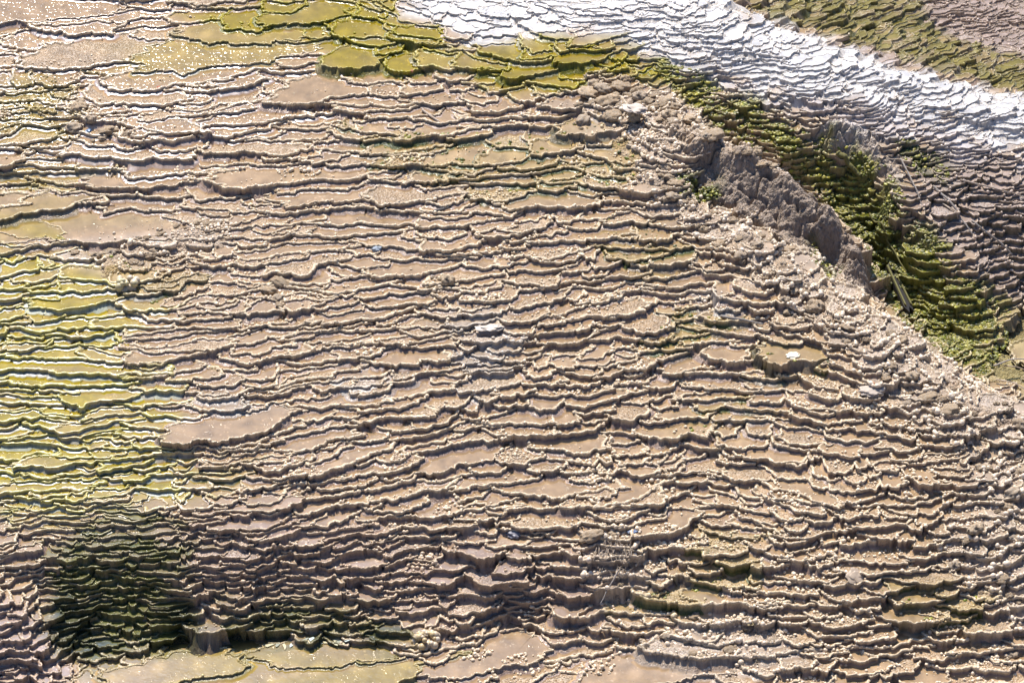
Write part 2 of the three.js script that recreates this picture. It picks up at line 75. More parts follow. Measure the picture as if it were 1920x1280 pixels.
// [x, z, apparent step, step length (mm), turn of the contour (deg), nodules, roundness]
const STEPS = [[-1.519,-1.374,35.5,332.8,5,0.2,0.2],[-0.982,-1.286,54.4,460.8,8,0.1,0.2],[-1.133,-0.991,26.1,192.0,4,0.5,0.4],[-1.479,-1.003,23.7,128.0,2,0.6,0.6],[-1.115,-0.719,33.1,384.0,3,0.25,0.2],[-1.372,-0.761,30.7,384.0,4,0.1,0.2],[-1.268,-0.536,82.9,665.6,3,0.0,0.2],[-0.54,-0.718,30.7,294.4,5,0.25,0.3],[-0.757,-1.009,28.5,256.0,5,0.35,0.35],[-0.368,-1.269,35.5,192.0,13,0.05,0.5],[-0.639,-1.448,42.6,281.6,12,0.05,0.4],[0.07,-1.195,30.7,140.8,15,0.1,0.6],[-0.284,-1.453,17.8,83.2,8,0.1,0.8],[0.246,-1.348,13.8,89.6,8,0.1,0.7],[0.508,-1.306,14.7,76.8,3,0.1,0.7],[0.942,-1.203,14.7,70.4,3,0.1,0.8],[1.291,-1.13,13.8,64.0,4,0.1,0.9],[1.556,-1.098,13.8,76.8,0,0.05,0.7],[1.543,-0.954,14.7,53.8,2,0.2,1],[1.528,-0.747,20.2,57.6,-6,0.4,1],[-1.093,-0.439,18.9,89.6,5,0.9,0.8],[-0.76,-0.392,22.6,204.8,6,0.5,0.4],[-0.822,-0.041,28.5,204.8,6,0.4,0.4],[-1.408,-0.278,23.7,140.8,7,0.1,0.4],[-1.344,0.063,22.6,243.2,9,0.0,0.25],[-1.32,0.337,20.2,217.6,6,0.0,0.25],[-1.129,-0.054,26.1,166.4,10,0.0,0.4],[-0.509,-0.314,28.5,217.6,8,0.45,0.5],[-0.099,-0.359,30.7,192.0,9,0.55,0.6],[0.239,-0.873,33.1,243.2,10,0.35,0.4],[-0.017,-0.865,33.1,281.6,10,0.25,0.35],[0.398,-0.437,30.7,179.2,7,0.5,0.6],[-0.097,-0.072,24.8,121.6,5,0.5,0.8],[0.31,-0.187,28.5,140.8,8,0.5,0.7],[0.556,-0.198,30.7,192.0,8,0.35,0.5],[0.71,0.023,35.5,204.8,8,0.4,0.5],[0.305,0.07,29.6,140.8,7,0.45,0.7],[-0.573,0.154,27.2,243.2,9,0.3,0.4],[-0.253,0.307,35.5,281.6,15,0.45,0.45],[0.063,0.289,35.5,217.6,12,0.45,0.6],[0.22,0.399,33.1,166.4,5,0.5,0.7],[0.697,0.31,33.1,153.6,2,0.5,0.7],[1.014,0.279,30.7,121.6,0,0.6,0.8],[-1.179,0.528,17.8,115.2,3,0.0,0.5],[-1.385,0.67,18.9,89.6,0,0.0,0.7],[-1.016,0.716,20.2,64.0,2,0.0,0.9],[-0.786,0.697,22.6,58.9,0,0.1,1],[-1.368,0.912,30.7,64.0,-8,0.1,1],[-0.688,0.418,23.7,166.4,6,0.35,0.6],[-0.406,0.471,30.7,166.4,6,0.4,0.7],[-0.403,0.655,29.6,84.5,0,0.3,1],[0.062,0.667,29.6,76.8,2,0.35,1],[-0.016,0.533,33.1,153.6,5,0.4,0.8],[0.842,0.538,33.1,140.8,3,0.45,0.8],[0.833,0.751,35.5,140.8,2,0.8,0.9],[1.234,0.525,30.7,108.8,0,0.6,1],[1.143,0.744,42.6,147.2,-4,0.5,1],[-0.855,0.914,82.9,537.6,8,0.05,0.2],[0.062,0.839,45.0,307.2,8,0.5,0.5],[0.672,0.918,47.4,256.0,5,0.7,0.5],[1.37,0.847,35.5,140.8,0,0.9,0.8],[0.76,-0.99,17.8,48.6,-10,0.5,1],[0.931,-0.902,17.8,46.1,-8,0.3,1],[1.186,-0.742,17.8,51.2,-4,0.15,1],[1.36,-0.516,20.2,61.4,-3,0.1,1],[1.504,-0.389,23.7,83.2,3,0.1,0.7],[1.453,-2.3,8.5,140.8,0,0.0,0.3],[1.056,-2.326,8.5,115.2,0,0,0.3],[1.829,-2.101,8.5,115.2,0,0,0.3],[1.763,-2.382,9.4,57.6,-8,0.2,0.7],[0.41,-0.919,23.7,70.4,3,0.9,0.8],[0.651,-0.535,23.7,76.8,3,1,0.9],[0.96,-0.159,26.1,76.8,2,1,0.9],[1.26,0.165,28.5,76.8,0,1,0.9],[0.383,-1.202,23.7,89.6,0,0.1,0.7]];
// wide pools: [x, z, length, apparent depth (mm), turn (deg)]
const POOLS = [[-1.267,-0.529,960.0,99.2,3],[-0.928,-1.264,608.0,92.8,8],[-1.548,-1.481,480.0,80.0,4],[-0.639,-1.462,352.0,54.4,12],[-1.223,-1.423,336.0,38.4,6],[-0.78,0.899,1216.0,153.6,5],[-0.838,0.248,368.0,67.2,10],[-0.174,0.283,384.0,73.6,16],[-1.113,-0.701,448.0,41.6,3],[-0.399,0.861,240.0,48.0,6],[0.291,-0.926,288.0,57.6,10],[-0.538,-0.643,416.0,54.4,5],[0.761,-0.416,144.0,32.0,5],[0.875,-0.063,272.0,54.4,6],[-0.092,0.869,416.0,64.0,10],[0.444,0.903,480.0,70.4,6],[-0.489,-1.227,240.0,54.4,14],[0.087,-1.16,224.0,54.4,16],[0.226,-1.199,176.0,48.0,14],[-1.304,-0.215,320.0,44.8,8],[-1.21,0.129,272.0,54.4,8],[-0.96,0.938,384.0,54.4,8],[-0.537,0.869,416.0,48.0,2],[-0.671,0.935,320.0,41.6,6]];
// where loose things lie, [x, z]
const SPOTS = {
  needle: [[-0.292,-0.987],[-0.221,-0.915]],
  blue_pebble: [[-0.419,-0.425]],
  black_pebble: [[-0.005,-0.368]],
  dark_stone: [[0.005,0.529]],
  wood_sliver: [[-0.247,-0.555],[-0.192,-0.583]],
  white_flake: [[-0.068,-0.126]],
  pale_chip: [[0.853,-0.045]],
  flat_stone: [[1.085,0.092]],
  plank: [[1.208,-0.638],[1.266,-0.476]],
  twig_a: [[1.511,-0.268],[1.63,-0.301]],
  twig_b: [[1.542,-0.276],[1.624,-0.252]],
  twig_c: [[1.516,-0.218],[1.617,-0.185]],
  log: [[1.05,-0.935],[1.126,-0.881]],
  stalk_a: [[1.36,-0.848],[1.48,-0.691]],
  stalk_b: [[1.448,-0.868],[1.664,-0.828]],
  stalk_c: [[1.387,-0.79],[1.436,-0.743]],
  stalk_d: [[1.259,-0.913],[1.325,-0.739]],
  stalk_e: [[1.475,-0.736],[1.613,-0.675]],
  stalk_f: [[1.154,-0.801],[1.263,-0.589]],
  grey_twig: [[0.638,-0.195],[0.77,-0.162]],
  tuft: [[0.296,0.597]],
  tuft_stem: [[0.314,0.635],[0.256,0.713]],
  white_shard: [[0.997,0.662]],
  cluster: [[-0.246,0.827]],
  knob: [[-1.181,-0.263]],
  cap: [[0.393,-0.928]],
  blue_chip: [[-1.357,-0.896]],
  blue_flake: [[0.354,0.534]],
  orange_chip: [[1.084,0.072]],
  rust_chip: [[-1.145,-1.073]],
  rust_flake: [[-0.326,-1.149]],
  drift: [[-0.569,0.819],[-0.505,0.825]],
  dead_leaf: [[0.697,0.773]],
  popcorn: [[0.601,0.79],[0.71,0.75],[0.567,0.885],[0.785,0.802],[0.652,0.863],[0.508,0.8],[0.229,0.312],[0.252,0.353],[0.434,0.356],[-0.05,-0.41],[-0.082,-0.242],[-0.676,-0.735],[-1.039,-0.728],[0.989,0.555],[0.932,0.61],[1.152,0.341],[1.197,0.374],[1.401,0.844],[1.35,0.894],[0.416,-0.844],[0.371,-0.703],[-0.729,-0.267],[-0.695,-0.237],[-0.254,-0.268],[-0.214,-0.308],[-0.966,-0.511],[-0.898,-0.499],[-1.045,-0.463],[0.287,-0.714],[0.034,-0.964],[0.312,-0.263],[0.246,-0.23],[0.591,-0.269],[0.653,-0.173],[1.086,0.145],[1.04,0.126],[1.163,0.416],[0.816,0.44],[0.776,0.622],[0.852,0.667],[0.733,0.543],[0.453,0.536],[0.328,0.517],[-0.264,0.606],[-0.172,0.476],[-0.347,0.332],[-0.627,0.395],[0.499,0.55],[1.062,0.816],[0.935,0.868],[1.22,0.769],[-0.108,0.852],[0.031,0.892],[0.245,0.894],[-0.339,-0.78],[0.203,-0.783],[-1.355,-0.965],[-1.281,-0.905],[-0.436,-0.05],[0.387,0.028],[0.372,-0.025]],
  drift_many: [[-0.7,0.831],[-0.676,0.83],[-0.656,0.836],[-0.633,0.827],[-0.615,0.833],[-0.598,0.828],[-0.587,0.836],[-0.577,0.824],[-0.566,0.837],[-0.554,0.826],[-0.536,0.818],[-0.523,0.824],[-0.511,0.832],[-0.499,0.823],[-0.485,0.829],[-0.474,0.825],[-0.508,0.817],[-0.492,0.835]],
  lumps: [[0.25,-1.044],[0.293,-1.057],[0.354,-1.085],[0.379,-1.047],[0.31,-1.008],[0.413,-1.032],[0.466,-1.056],[0.5,-1.028],[0.543,-1.01],[0.343,-0.986],[0.455,-0.983],[0.505,-0.936],[0.557,-0.941],[0.601,-0.937],[0.635,-0.807],[0.699,-0.942],[0.743,-0.753],[0.813,-0.752],[0.326,-0.945],[0.367,-0.884],[0.275,-0.967],[0.231,-0.936],[0.215,-0.987],[0.471,-0.695],[0.522,-0.677],[0.503,-0.619],[0.57,-0.6],[0.637,-0.585],[0.694,-0.55],[0.74,-0.485],[0.801,-0.492],[0.761,-0.416],[0.86,-0.477],[0.911,-0.458],[0.971,-0.449],[1.017,-0.395],[1.071,-0.401],[1.089,-0.218],[1.157,-0.372],[1.184,-0.095],[1.27,-0.291],[1.326,-0.247],[1.381,-0.199],[1.445,-0.162],[1.492,-0.132],[1.492,0.125],[1.521,0.161],[0.6,-0.509],[0.647,-0.451],[0.71,-0.393],[0.806,-0.331],[0.869,-0.269],[0.931,-0.215],[0.881,-0.178],[0.975,-0.137],[1.019,-0.077],[1.065,-0.038],[1.093,0.03],[1.142,0.014],[1.205,0.043],[1.249,0.104],[1.183,0.129],[1.31,0.146],[1.372,0.173],[1.436,0.194],[1.333,0.259],[1.48,0.251],[1.508,0.301],[1.409,0.315],[1.483,0.391],[1.43,0.449],[1.36,0.518],[1.403,0.577],[1.471,0.522],[1.429,0.65],[1.473,0.702],[1.364,0.682],[1.291,0.612],[0.525,0.754],[0.586,0.789],[0.678,0.779],[0.753,0.825],[0.629,0.854],[0.704,0.887],[0.521,0.867],[0.447,0.812],[0.234,0.547],[0.296,0.534],[0.342,0.653],[0.389,0.599],[-1.049,-0.511],[-0.984,-0.527],[-1.096,-0.473],[-1.161,-0.452],[-1.223,-0.409],[-1.287,-0.387],[-1.355,-0.409],[-0.916,-0.522],[-1.17,-0.364],[-1.107,-0.406],[-1.392,-0.99],[-1.352,-0.931],[-1.297,-0.895],[-1.245,-0.881],[-1.33,-0.875],[-1.402,-0.91],[-0.262,-0.277],[-0.197,-0.298],[-0.745,-0.266],[-0.718,-0.226],[-0.705,-0.288],[1.337,0.864],[1.399,0.875],[1.448,0.842],[1.372,0.818]]
};


// ---------------------------------------------------------------- large form: height field through the survey
const GX0 = -2.75, GZ0 = -3.7, GS = 0.0125, GW = 440, GH = 396;
const HG = new Float32Array(GW * GH);
{
  const n = SURVEY.length, m = n + 3, A = [];
  const U = (r2) => -Math.sqrt(r2 + 0.0016);
  for (let i = 0; i < n; i++) {
    const r = new Float64Array(m + 1), [xi, zi, hi] = SURVEY[i];
    for (let j = 0; j < n; j++) r[j] = U((xi - SURVEY[j][0]) ** 2 + (zi - SURVEY[j][1]) ** 2);
    r[n] = 1; r[n + 1] = xi; r[n + 2] = zi; r[m] = hi; A.push(r);
  }
  for (let k = 0; k < 3; k++) { const r = new Float64Array(m + 1); for (let j = 0; j < n; j++) r[j] = k === 0 ? 1 : SURVEY[j][k - 1]; A.push(r); }
  for (let c = 0; c < m; c++) {
    let p = c; for (let i = c + 1; i < m; i++) if (Math.abs(A[i][c]) > Math.abs(A[p][c])) p = i;
    [A[c], A[p]] = [A[p], A[c]];
    for (let i = c + 1; i < m; i++) { const f = A[i][c] / A[c][c]; if (f) for (let j = c; j <= m; j++) A[i][j] -= f * A[c][j]; }
  }
  const w = new Float64Array(m);
  for (let i = m - 1; i >= 0; i--) { let s = A[i][m]; for (let j = i + 1; j < m; j++) s -= A[i][j] * w[j]; w[i] = s / A[i][i]; }
  for (let b = 0; b < GH; b++) for (let a = 0; a < GW; a++) {
    const x = GX0 + a * GS, z = GZ0 + b * GS; let s = w[n] + w[n + 1] * x + w[n + 2] * z;
    for (let j = 0; j < n; j++) s += w[j] * U((x - SURVEY[j][0]) ** 2 + (z - SURVEY[j][1]) ** 2);
    HG[b * GW + a] = s;
  }
}
function grid(G, x0, z0, s, w, h) {
  return (x, z) => { const fx = clamp((x - x0) / s, 0, w - 1.001), fz = clamp((z - z0) / s, 0, h - 1.001), a = fx | 0, b = fz | 0, tx = fx - a, tz = fz - b, k = b * w + a;
    return (G[k] * (1 - tx) + G[k + 1] * tx) * (1 - tz) + (G[k + w] * (1 - tx) + G[k + w + 1] * tx) * tz; };
}
for (let b = 0; b < GH; b++) for (let a = 0; a < GW; a++) { const x = GX0 + a * GS, z = GZ0 + b * GS; HG[b * GW + a] += .007 * N2(x * 1.8, z * 7) + .0035 * N2b(x * 4.5, z * 13); }
const H = grid(HG, GX0, GZ0, GS, GW, GH);
const slope = (x, z) => [(H(x + 0.04, z) - H(x - 0.04, z)) / 0.08, (H(x, z + 0.04) - H(x, z - 0.04)) / 0.08];

// ---------------------------------------------------------------- coloured ground: signed distance to each outline
const MS = 0.02, MW = 275, MH = 248, masks = {};
for (const [name, polys] of Object.entries(ZONES)) {
  const G = new Float32Array(MW * MH);
  for (let b = 0; b < MH; b++) for (let a = 0; a < MW; a++) {
    const x = GX0 + a * MS, z = GZ0 + b * MS; let best = -9;
    for (const P of polys) {
      let d2 = 1e9, inside = false;
      for (let i = 0, j = P.length - 1; i < P.length; j = i++) {
        const [ax, az] = P[j], [bx, bz] = P[i], ex = bx - ax, ez = bz - az, t = clamp(((x - ax) * ex + (z - az) * ez) / (ex * ex + ez * ez + 1e-12)), dx = x - ax - ex * t, dz = z - az - ez * t;
        d2 = Math.min(d2, dx * dx + dz * dz);
        if ((az > z) !== (bz > z) && x < (bx - ax) * (z - az) / (bz - az) + ax) inside = !inside;
      }
      best = Math.max(best, inside ? Math.sqrt(d2) : -Math.sqrt(d2));
    }
    G[b * MW + a] = best;
  }
  masks[name] = grid(G, GX0, GZ0, MS, MW, MH);
}
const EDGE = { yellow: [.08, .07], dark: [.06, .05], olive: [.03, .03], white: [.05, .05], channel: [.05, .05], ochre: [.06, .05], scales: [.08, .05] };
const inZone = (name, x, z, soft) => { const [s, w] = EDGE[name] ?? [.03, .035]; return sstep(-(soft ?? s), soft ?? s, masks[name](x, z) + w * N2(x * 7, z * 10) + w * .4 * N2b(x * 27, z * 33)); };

// pool, rim and wall colours of mineral and growth, plus painted glare (yellow walls) and shade (hollow)
const PAL = {
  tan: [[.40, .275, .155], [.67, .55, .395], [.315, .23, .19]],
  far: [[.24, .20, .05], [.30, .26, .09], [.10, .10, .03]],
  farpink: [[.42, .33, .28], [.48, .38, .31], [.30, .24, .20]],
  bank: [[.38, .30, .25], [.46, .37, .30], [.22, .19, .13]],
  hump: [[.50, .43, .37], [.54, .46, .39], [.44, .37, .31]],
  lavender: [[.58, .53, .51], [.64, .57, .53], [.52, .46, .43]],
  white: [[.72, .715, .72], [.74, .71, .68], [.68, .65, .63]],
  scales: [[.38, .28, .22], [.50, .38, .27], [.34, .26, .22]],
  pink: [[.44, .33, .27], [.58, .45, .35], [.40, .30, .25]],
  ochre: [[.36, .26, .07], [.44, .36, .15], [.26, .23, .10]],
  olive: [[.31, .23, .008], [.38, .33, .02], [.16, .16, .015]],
  yellow: [[.37, .28, .015], [.46, .42, .12], [.42, .46, .37]],  // pale wall entry paints in sky glare off the water film
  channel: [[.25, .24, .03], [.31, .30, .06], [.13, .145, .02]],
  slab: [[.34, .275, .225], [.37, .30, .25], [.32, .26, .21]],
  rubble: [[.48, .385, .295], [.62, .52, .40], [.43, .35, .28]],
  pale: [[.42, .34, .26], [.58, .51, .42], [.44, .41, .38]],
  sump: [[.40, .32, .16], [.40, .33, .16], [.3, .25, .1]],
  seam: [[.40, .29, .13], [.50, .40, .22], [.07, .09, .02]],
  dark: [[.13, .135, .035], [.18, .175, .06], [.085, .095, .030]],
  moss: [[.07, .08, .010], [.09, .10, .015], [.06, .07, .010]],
  hollow: [[.055, .062, .022], [.07, .075, .025], [.05, .058, .020]],  // dark algae, deepened to paint in the shade under the overhang
};
const PATCHY = { yellow: .45, olive: .25, ochre: .15, channel: .15, dark: .35, lavender: .5, pale: .6, seam: .6, far: .5, moss: .3, scales: .4, rubble: .4 };
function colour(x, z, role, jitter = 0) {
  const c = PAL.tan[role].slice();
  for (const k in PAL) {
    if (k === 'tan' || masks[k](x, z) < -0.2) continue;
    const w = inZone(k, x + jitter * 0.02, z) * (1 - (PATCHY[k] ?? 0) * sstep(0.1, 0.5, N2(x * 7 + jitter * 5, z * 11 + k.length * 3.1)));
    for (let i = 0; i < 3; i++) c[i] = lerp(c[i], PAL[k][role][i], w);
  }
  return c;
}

// ---------------------------------------------------------------- materials
function texture(size, f, srgb = true) {
  const d = new Uint8Array(size * size * 4);
  for (let j = 0; j < size; j++) for (let i = 0; i < size; i++) { const v = f(i / size, j / size, i, j), o = (j * size + i) * 4; d[o] = clamp(v[0]) * 255; d[o + 1] = clamp(v[1]) * 255; d[o + 2] = clamp(v[2]) * 255; d[o + 3] = 255; }
  const t = new THREE.DataTexture(d, size, size);
  t.wrapS = t.wrapT = THREE.RepeatWrapping; t.magFilter = THREE.LinearFilter; t.minFilter = THREE.LinearMipmapLinearFilter; t.generateMipmaps = true;
  if (srgb) t.colorSpace = THREE.SRGBColorSpace;
  t.needsUpdate = true; return t;
}
const tile = (u, v, f, o = 3) => { let s = 0, a = .5; const T = Math.PI * 2, cu = Math.cos(u * T), su = Math.sin(u * T), cv = Math.cos(v * T), sv = Math.sin(v * T); for (let k = 0; k < o; k++) { const r = f / T; s += a * N4(cu * r, su * r, cv * r + k * 17, sv * r); f *= 2; a *= .55; } return s; };
function dots(size, n, seed, r0, r1) {
  const g = new Float32Array(size * size), r = mulberry(seed);
  for (let k = 0; k < n; k++) { const cx = r() * size, cy = r() * size, R = lerp(r0, r1, r() ** 2), h = .5 + .5 * r();
    for (let j = -Math.ceil(R); j <= R; j++) for (let i = -Math.ceil(R); i <= R; i++) { const q = (i * i + j * j) / (R * R); if (q < 1) { const o = (((cy + j) % size + size) % size | 0) * size + (((cx + i) % size + size) % size | 0); g[o] = Math.max(g[o], h * Math.sqrt(1 - q)); } } }
  return g;
}
const TS = 512;
const lightDots = dots(TS, 700, 3, 1.5, 5), darkDots = dots(TS, 90, 4, .8, 2.5), grit = dots(TS, 5200, 5, 2, 7);
const poolMap = texture(TS, (u, v, i, j) => { const n = .84 + .22 * tile(u, v, 6, 4), l = lightDots[j * TS + i] * (tile(u, v, 4, 2) > .05 ? .22 : .04), k = darkDots[j * TS + i] * .35; return [n + l - k, n + l - k, n + l * 1.2 - k]; });
const rimMap = texture(TS, (u, v, i, j) => { const n = .86 + .16 * tile(u, v, 16, 4) + .10 * grit[j * TS + i]; return [n, n * .99, n * .97]; });
const ripple = texture(TS, (u, v, i, j) => { const n = .5 + .25 * tile(u, v, 9, 3) + .35 * lightDots[j * TS + i] * (tile(u, v, 4, 2) > .05 ? 1 : .2); return [n, n, n]; }, false);
const gritBump = texture(TS, (u, v, i, j) => { const n = .3 + .25 * tile(u, v, 14, 4) + .5 * grit[j * TS + i]; return [n, n, n]; }, false);
const wavelets = texture(TS, (u, v) => { const n = .5 + .45 * tile(u, v, 24, 2); return [n, n, n]; }, false);
const rep = (t, k) => { const c = t.clone(); c.repeat.set(k, k); c.needsUpdate = true; return c; };
const M = {
  pool: new THREE.MeshPhysicalMaterial({ ior: 1.33, name: 'wet_pool_floor', vertexColors: true, map: rep(poolMap, 2.2), roughness: .13, bumpMap: rep(ripple, 4.1), bumpScale: .0009 }),
  wetRim: new THREE.MeshPhysicalMaterial({ name: 'wet_travertine_rim', vertexColors: true, map: rep(rimMap, 2.7), roughness: .4, clearcoat: .28, clearcoatRoughness: .2 }),
  riffleRim: new THREE.MeshPhysicalMaterial({ name: 'splashed_rim', vertexColors: true, map: rep(rimMap, 2.7), roughness: .36, clearcoat: .85, clearcoatRoughness: .17 }),
  riffle: new THREE.MeshPhysicalMaterial({ ior: 1.33, name: 'running_water_floor', vertexColors: true, map: rep(poolMap, 2.2), roughness: .13, bumpMap: rep(wavelets, 2.3), bumpScale: .0046 }),
  dry: new THREE.MeshStandardMaterial({ name: 'grainy_pool_floor', vertexColors: true, map: rep(poolMap, 2.2), roughness: .5, bumpMap: rep(gritBump, 2.6), bumpScale: .005 }),
  rim: new THREE.MeshStandardMaterial({ name: 'travertine_rim', vertexColors: true, map: rep(rimMap, 2.7), roughness: .36, bumpMap: rep(gritBump, 4.3), bumpScale: .0022 }),
  edge: new THREE.MeshPhysicalMaterial({ ior: 1.33, name: 'water_edge', vertexColors: true, roughness: .19 }),
  rock: new THREE.MeshStandardMaterial({ name: 'crusted_rock', vertexColors: true, map: rep(rimMap, 2.1), roughness: .75, bumpMap: rep(gritBump, 3.1), bumpScale: .0075 }),
  nodule: new THREE.MeshStandardMaterial({ name: 'mineral_nodule', color: 0xffffff, roughness: .28 }),
};

// ---------------------------------------------------------------- step size field
const PS = 0.04, PW = 138, PH = 124, PF = [0, 1, 2, 3, 4].map(() => new Float32Array(PW * PH));
for (let b = 0; b < PH; b++) for (let a = 0; a < PW; a++) {
  const x = GX0 + a * PS, z = GZ0 + b * PS, s = [0, 0, 0, 0, 0]; let W = 0;
  for (const t of STEPS) { const w = 1 / ((x - t[0]) ** 2 + ((z - t[1]) * .8) ** 2 + .0004) ** 2; W += w; for (let k = 0; k < 5; k++) s[k] += w * (k < 2 ? Math.log(t[k + 2]) : t[k + 2]); }
  for (let k = 0; k < 5; k++) PF[k][b * PW + a] = k < 2 ? Math.exp(s[k] / W) / 1000 : s[k] / W;
}
const [fStep, fLen, fTurn, fNod, fRound] = PF.map((G) => grid(G, GX0, GZ0, PS, PW, PH));
const bare = (x, z) => Math.max(inZone('slab', x, z, .03), inZone('hump', x, z, .03) * .8, inZone('rubble', x, z, .04) * .5, inZone('sump', x, z, .03));
const inReach = (x, z) => Math.abs(x) < 1.62 - z * .15 && z < 1.0;

// ---------------------------------------------------------------- terrace steps: where they stand
const warp = (x, z) => [.020 * N2(x * 5 + 40, z * 6) + .007 * N2b(x * 17, z * 21), .013 * N2b(x * 6, z * 5 + 70) + .006 * N2(x * 22, z * 19 + 9)];
const steps = [], BIN = .12, bins = new Map(), bkey = (a, b) => a * 4096 + b;
function around(map, x, z) { return map.get(bkey(Math.floor((x + 5) / BIN), Math.floor((z + 5) / BIN))); }
function file(map, o, x0, x1, z0, z1) { for (let a = Math.floor((x0 + 5) / BIN); a <= Math.floor((x1 + 5) / BIN); a++) for (let b = Math.floor((z0 + 5) / BIN); b <= Math.floor((z1 + 5) / BIN); b++) { const k = bkey(a, b); if (!map.has(k)) map.set(k, []); map.get(k).push(o); } }
{
  const near = new Map(), wide = 260;
  for (let t = -POOLS.length - wide; t < 520000; t++) {
    const front = t > 150000, given = t < -wide ? POOLS[t + POOLS.length + wide] : null, grand = t < 0 && !given;
    const x = given ? given[0] : front ? lerp(-1.65, 1.7, rnd()) : lerp(-2.35, 2.4, rnd()), z = given ? given[1] : front ? lerp(.25, 1.0, rnd()) : lerp(-2.95, 1.0, rnd());
    if (!inReach(x, z)) continue;
    const isFar = masks.far(x, z) > -.05; if (!isFar && (z < -1.7 && x < .75)) continue;
    const B = bare(x, z); if (!given && (rnd() < B * 1.25 || (grand && (B > .1 || masks.dark(x, z) > -.05 || masks.channel(x, z) > -.05)) || rnd() < .35 * inZone('hollow', x, z) || (masks.flat(x, z) > 0 && z > .5))) continue;
    const [sx, sz] = slope(x, z), table = Math.atan(Math.tan((given ? given[4] : fTurn(x, z)) * Math.PI / 180) / .643), lie = clamp(Math.atan2(-sx, Math.max(.02, -sz)), -1, 1), turn = given ? table : lerp(table, lie, .6 * sstep(.03, .15, Math.hypot(sx, sz))) + .12 * N2(x * 4, z * 4 + 5) + (rnd() - .5) * (.12 + .35 * fRound(x, z)), c = Math.cos(turn), s = Math.sin(turn);
    const down = clamp(-(sx * s + sz * c), .03, 1.6), tread = given ? given[3] / 1000 / (.643 + .3 * down) : (grand ? 1.3 + .5 * rnd() : 1) * clamp(fStep(x, z) * Math.exp(.42 * N2(x * 4.1, z * 5.3)) / (.643 + .766 * down), .006, .2), round = clamp(fRound(x, z) + .3 * (rnd() - .5)), len = given ? given[2] / 1000 * .8 : fLen(x, z) * Math.exp(.35 * N2b(x * 5, z * 5)) * (.38 + 1.1 * rnd()) * (grand ? 1.25 : 1);
    if (sz > .2 && z < -1.0 && !isFar) continue;
    const cand = around(near, x, z) ?? []; let ok = true;
    if (!given) for (const p of cand) { const dx = x - p.x, dz = z - p.z, du = dx * c - dz * s, dv = dx * s + dz * c; if ((du / (.42 * (len + p.len))) ** 2 + (dv / (.43 * (tread + p.tread))) ** 2 < 1) { ok = false; break; } }
    if (!ok) continue;
    const p = { x, z, c, s, tread, len, down, round: given ? .1 : round, given: !!given, y: H(x, z) + (given ? .003 : -.002) + .42 * down * tread * (rnd() - .5) + .0013 * rnd(), A: len * .64, Bf: tread * (given ? .6 : lerp(.72, .9, round)), Bb: tread * (given ? .9 : 1.7), n: lerp(2.7, 2.0, round), seed: rnd() * 900 };
    steps.push(p);
    const R = Math.max(len, tread) * .95 + .02; file(near, p, x - R, x + R, z - R, z + R);
    const E = Math.hypot(p.A, p.Bb) + .04; file(bins, p, x - E, x + E, z - E, z + E);
  }
}
const lobe = (p, th) => 1 + .15 * N2(Math.cos(th) * 1.6 + p.seed, Math.sin(th) * 1.3) + .07 * N2b(Math.cos(th) * 4 * clamp(p.len / .12, .6, 3) + p.seed, Math.sin(th) * 4);
const radius = (p, th) => lobe(p, th) / (Math.abs(Math.cos(th)) ** p.n + Math.abs(Math.sin(th)) ** p.n) ** (1 / p.n);
function within(p, x, z) {
  const dx = x - p.x, dz = z - p.z, u = (dx * p.c - dz * p.s) / p.A, v0 = dx * p.s + dz * p.c, v = v0 / (v0 > 0 ? p.Bf : p.Bb), q = Math.hypot(u, v);
  return q < 1.35 && q < radius(p, Math.atan2(v, u));
}
function under(x, z, y, self) { const [wx, wz] = warp(x, z); let best = -9; for (const p of around(bins, x, z) ?? []) if (p !== self && p.y < y && p.y > best && within(p, x - wx, z - wz)) best = p.y; return best; }
function covered(x, z, y, self) { const [wx, wz] = warp(x, z); for (const p of around(bins, x, z) ?? []) if (p !== self && p.y > y && within(p, x - wx, z - wz)) return true; return false; }
function cells(x, z, s, seed) { // distance to the nearest and second nearest of scattered points
  x *= s; z *= s; const ix = Math.floor(x), iz = Math.floor(z); let a = 9, b = 9;
  for (let i = -1; i <= 1; i++) for (let j = -1; j <= 1; j++) { const cx = ix + i, cz = iz + j; let h = Math.imul(cx * 374761393 + cz * 668265263 + seed * 974711, 1274126177); h ^= h >>> 13; h = Math.imul(h, 1103515245); h ^= h >>> 16; const px = cx + (h & 1023) / 1023, pz = cz + (h >>> 10 & 1023) / 1023, d = (px - x) ** 2 + (pz - z) ** 2; if (d < a) { b = a; a = d; } else if (d < b) b = d; }
  return [Math.sqrt(a), Math.sqrt(b)];
}
function crust(x, z) { // knobs upon knobs, cracked where they meet
  const wx = x + .012 * N2(x * 20, z * 20), wz = z + .012 * N2b(x * 20, z * 20), sl = inZone('slab', x, z, .03), a = cells(wx * .8 + wz * .3, wz, lerp(24, 15, sl), 1), b = cells(wx, wz, 62, 2), c = cells(x, z, 140, 3);
  return lerp(.020, .026, sl) * (1 - a[0] * a[0]) + .015 * (1 - b[0] * b[0]) + .006 * (1 - c[0] * c[0]) - .018 * (1 - sstep(0, .16, a[1] - a[0])) * sstep(-.1, .4, N2(x * 8, z * 8)) + .016 * fbm(x * 5, z * 5, 3);
}
const lumpy = (x, z) => .017 * fbm(x * 6, z * 6, 3) + .008 * (1 - Math.abs(N2b(x * 19 + z * 8, z * 13))) + .004 * (1 - Math.abs(N2(x * 45, z * 45)));
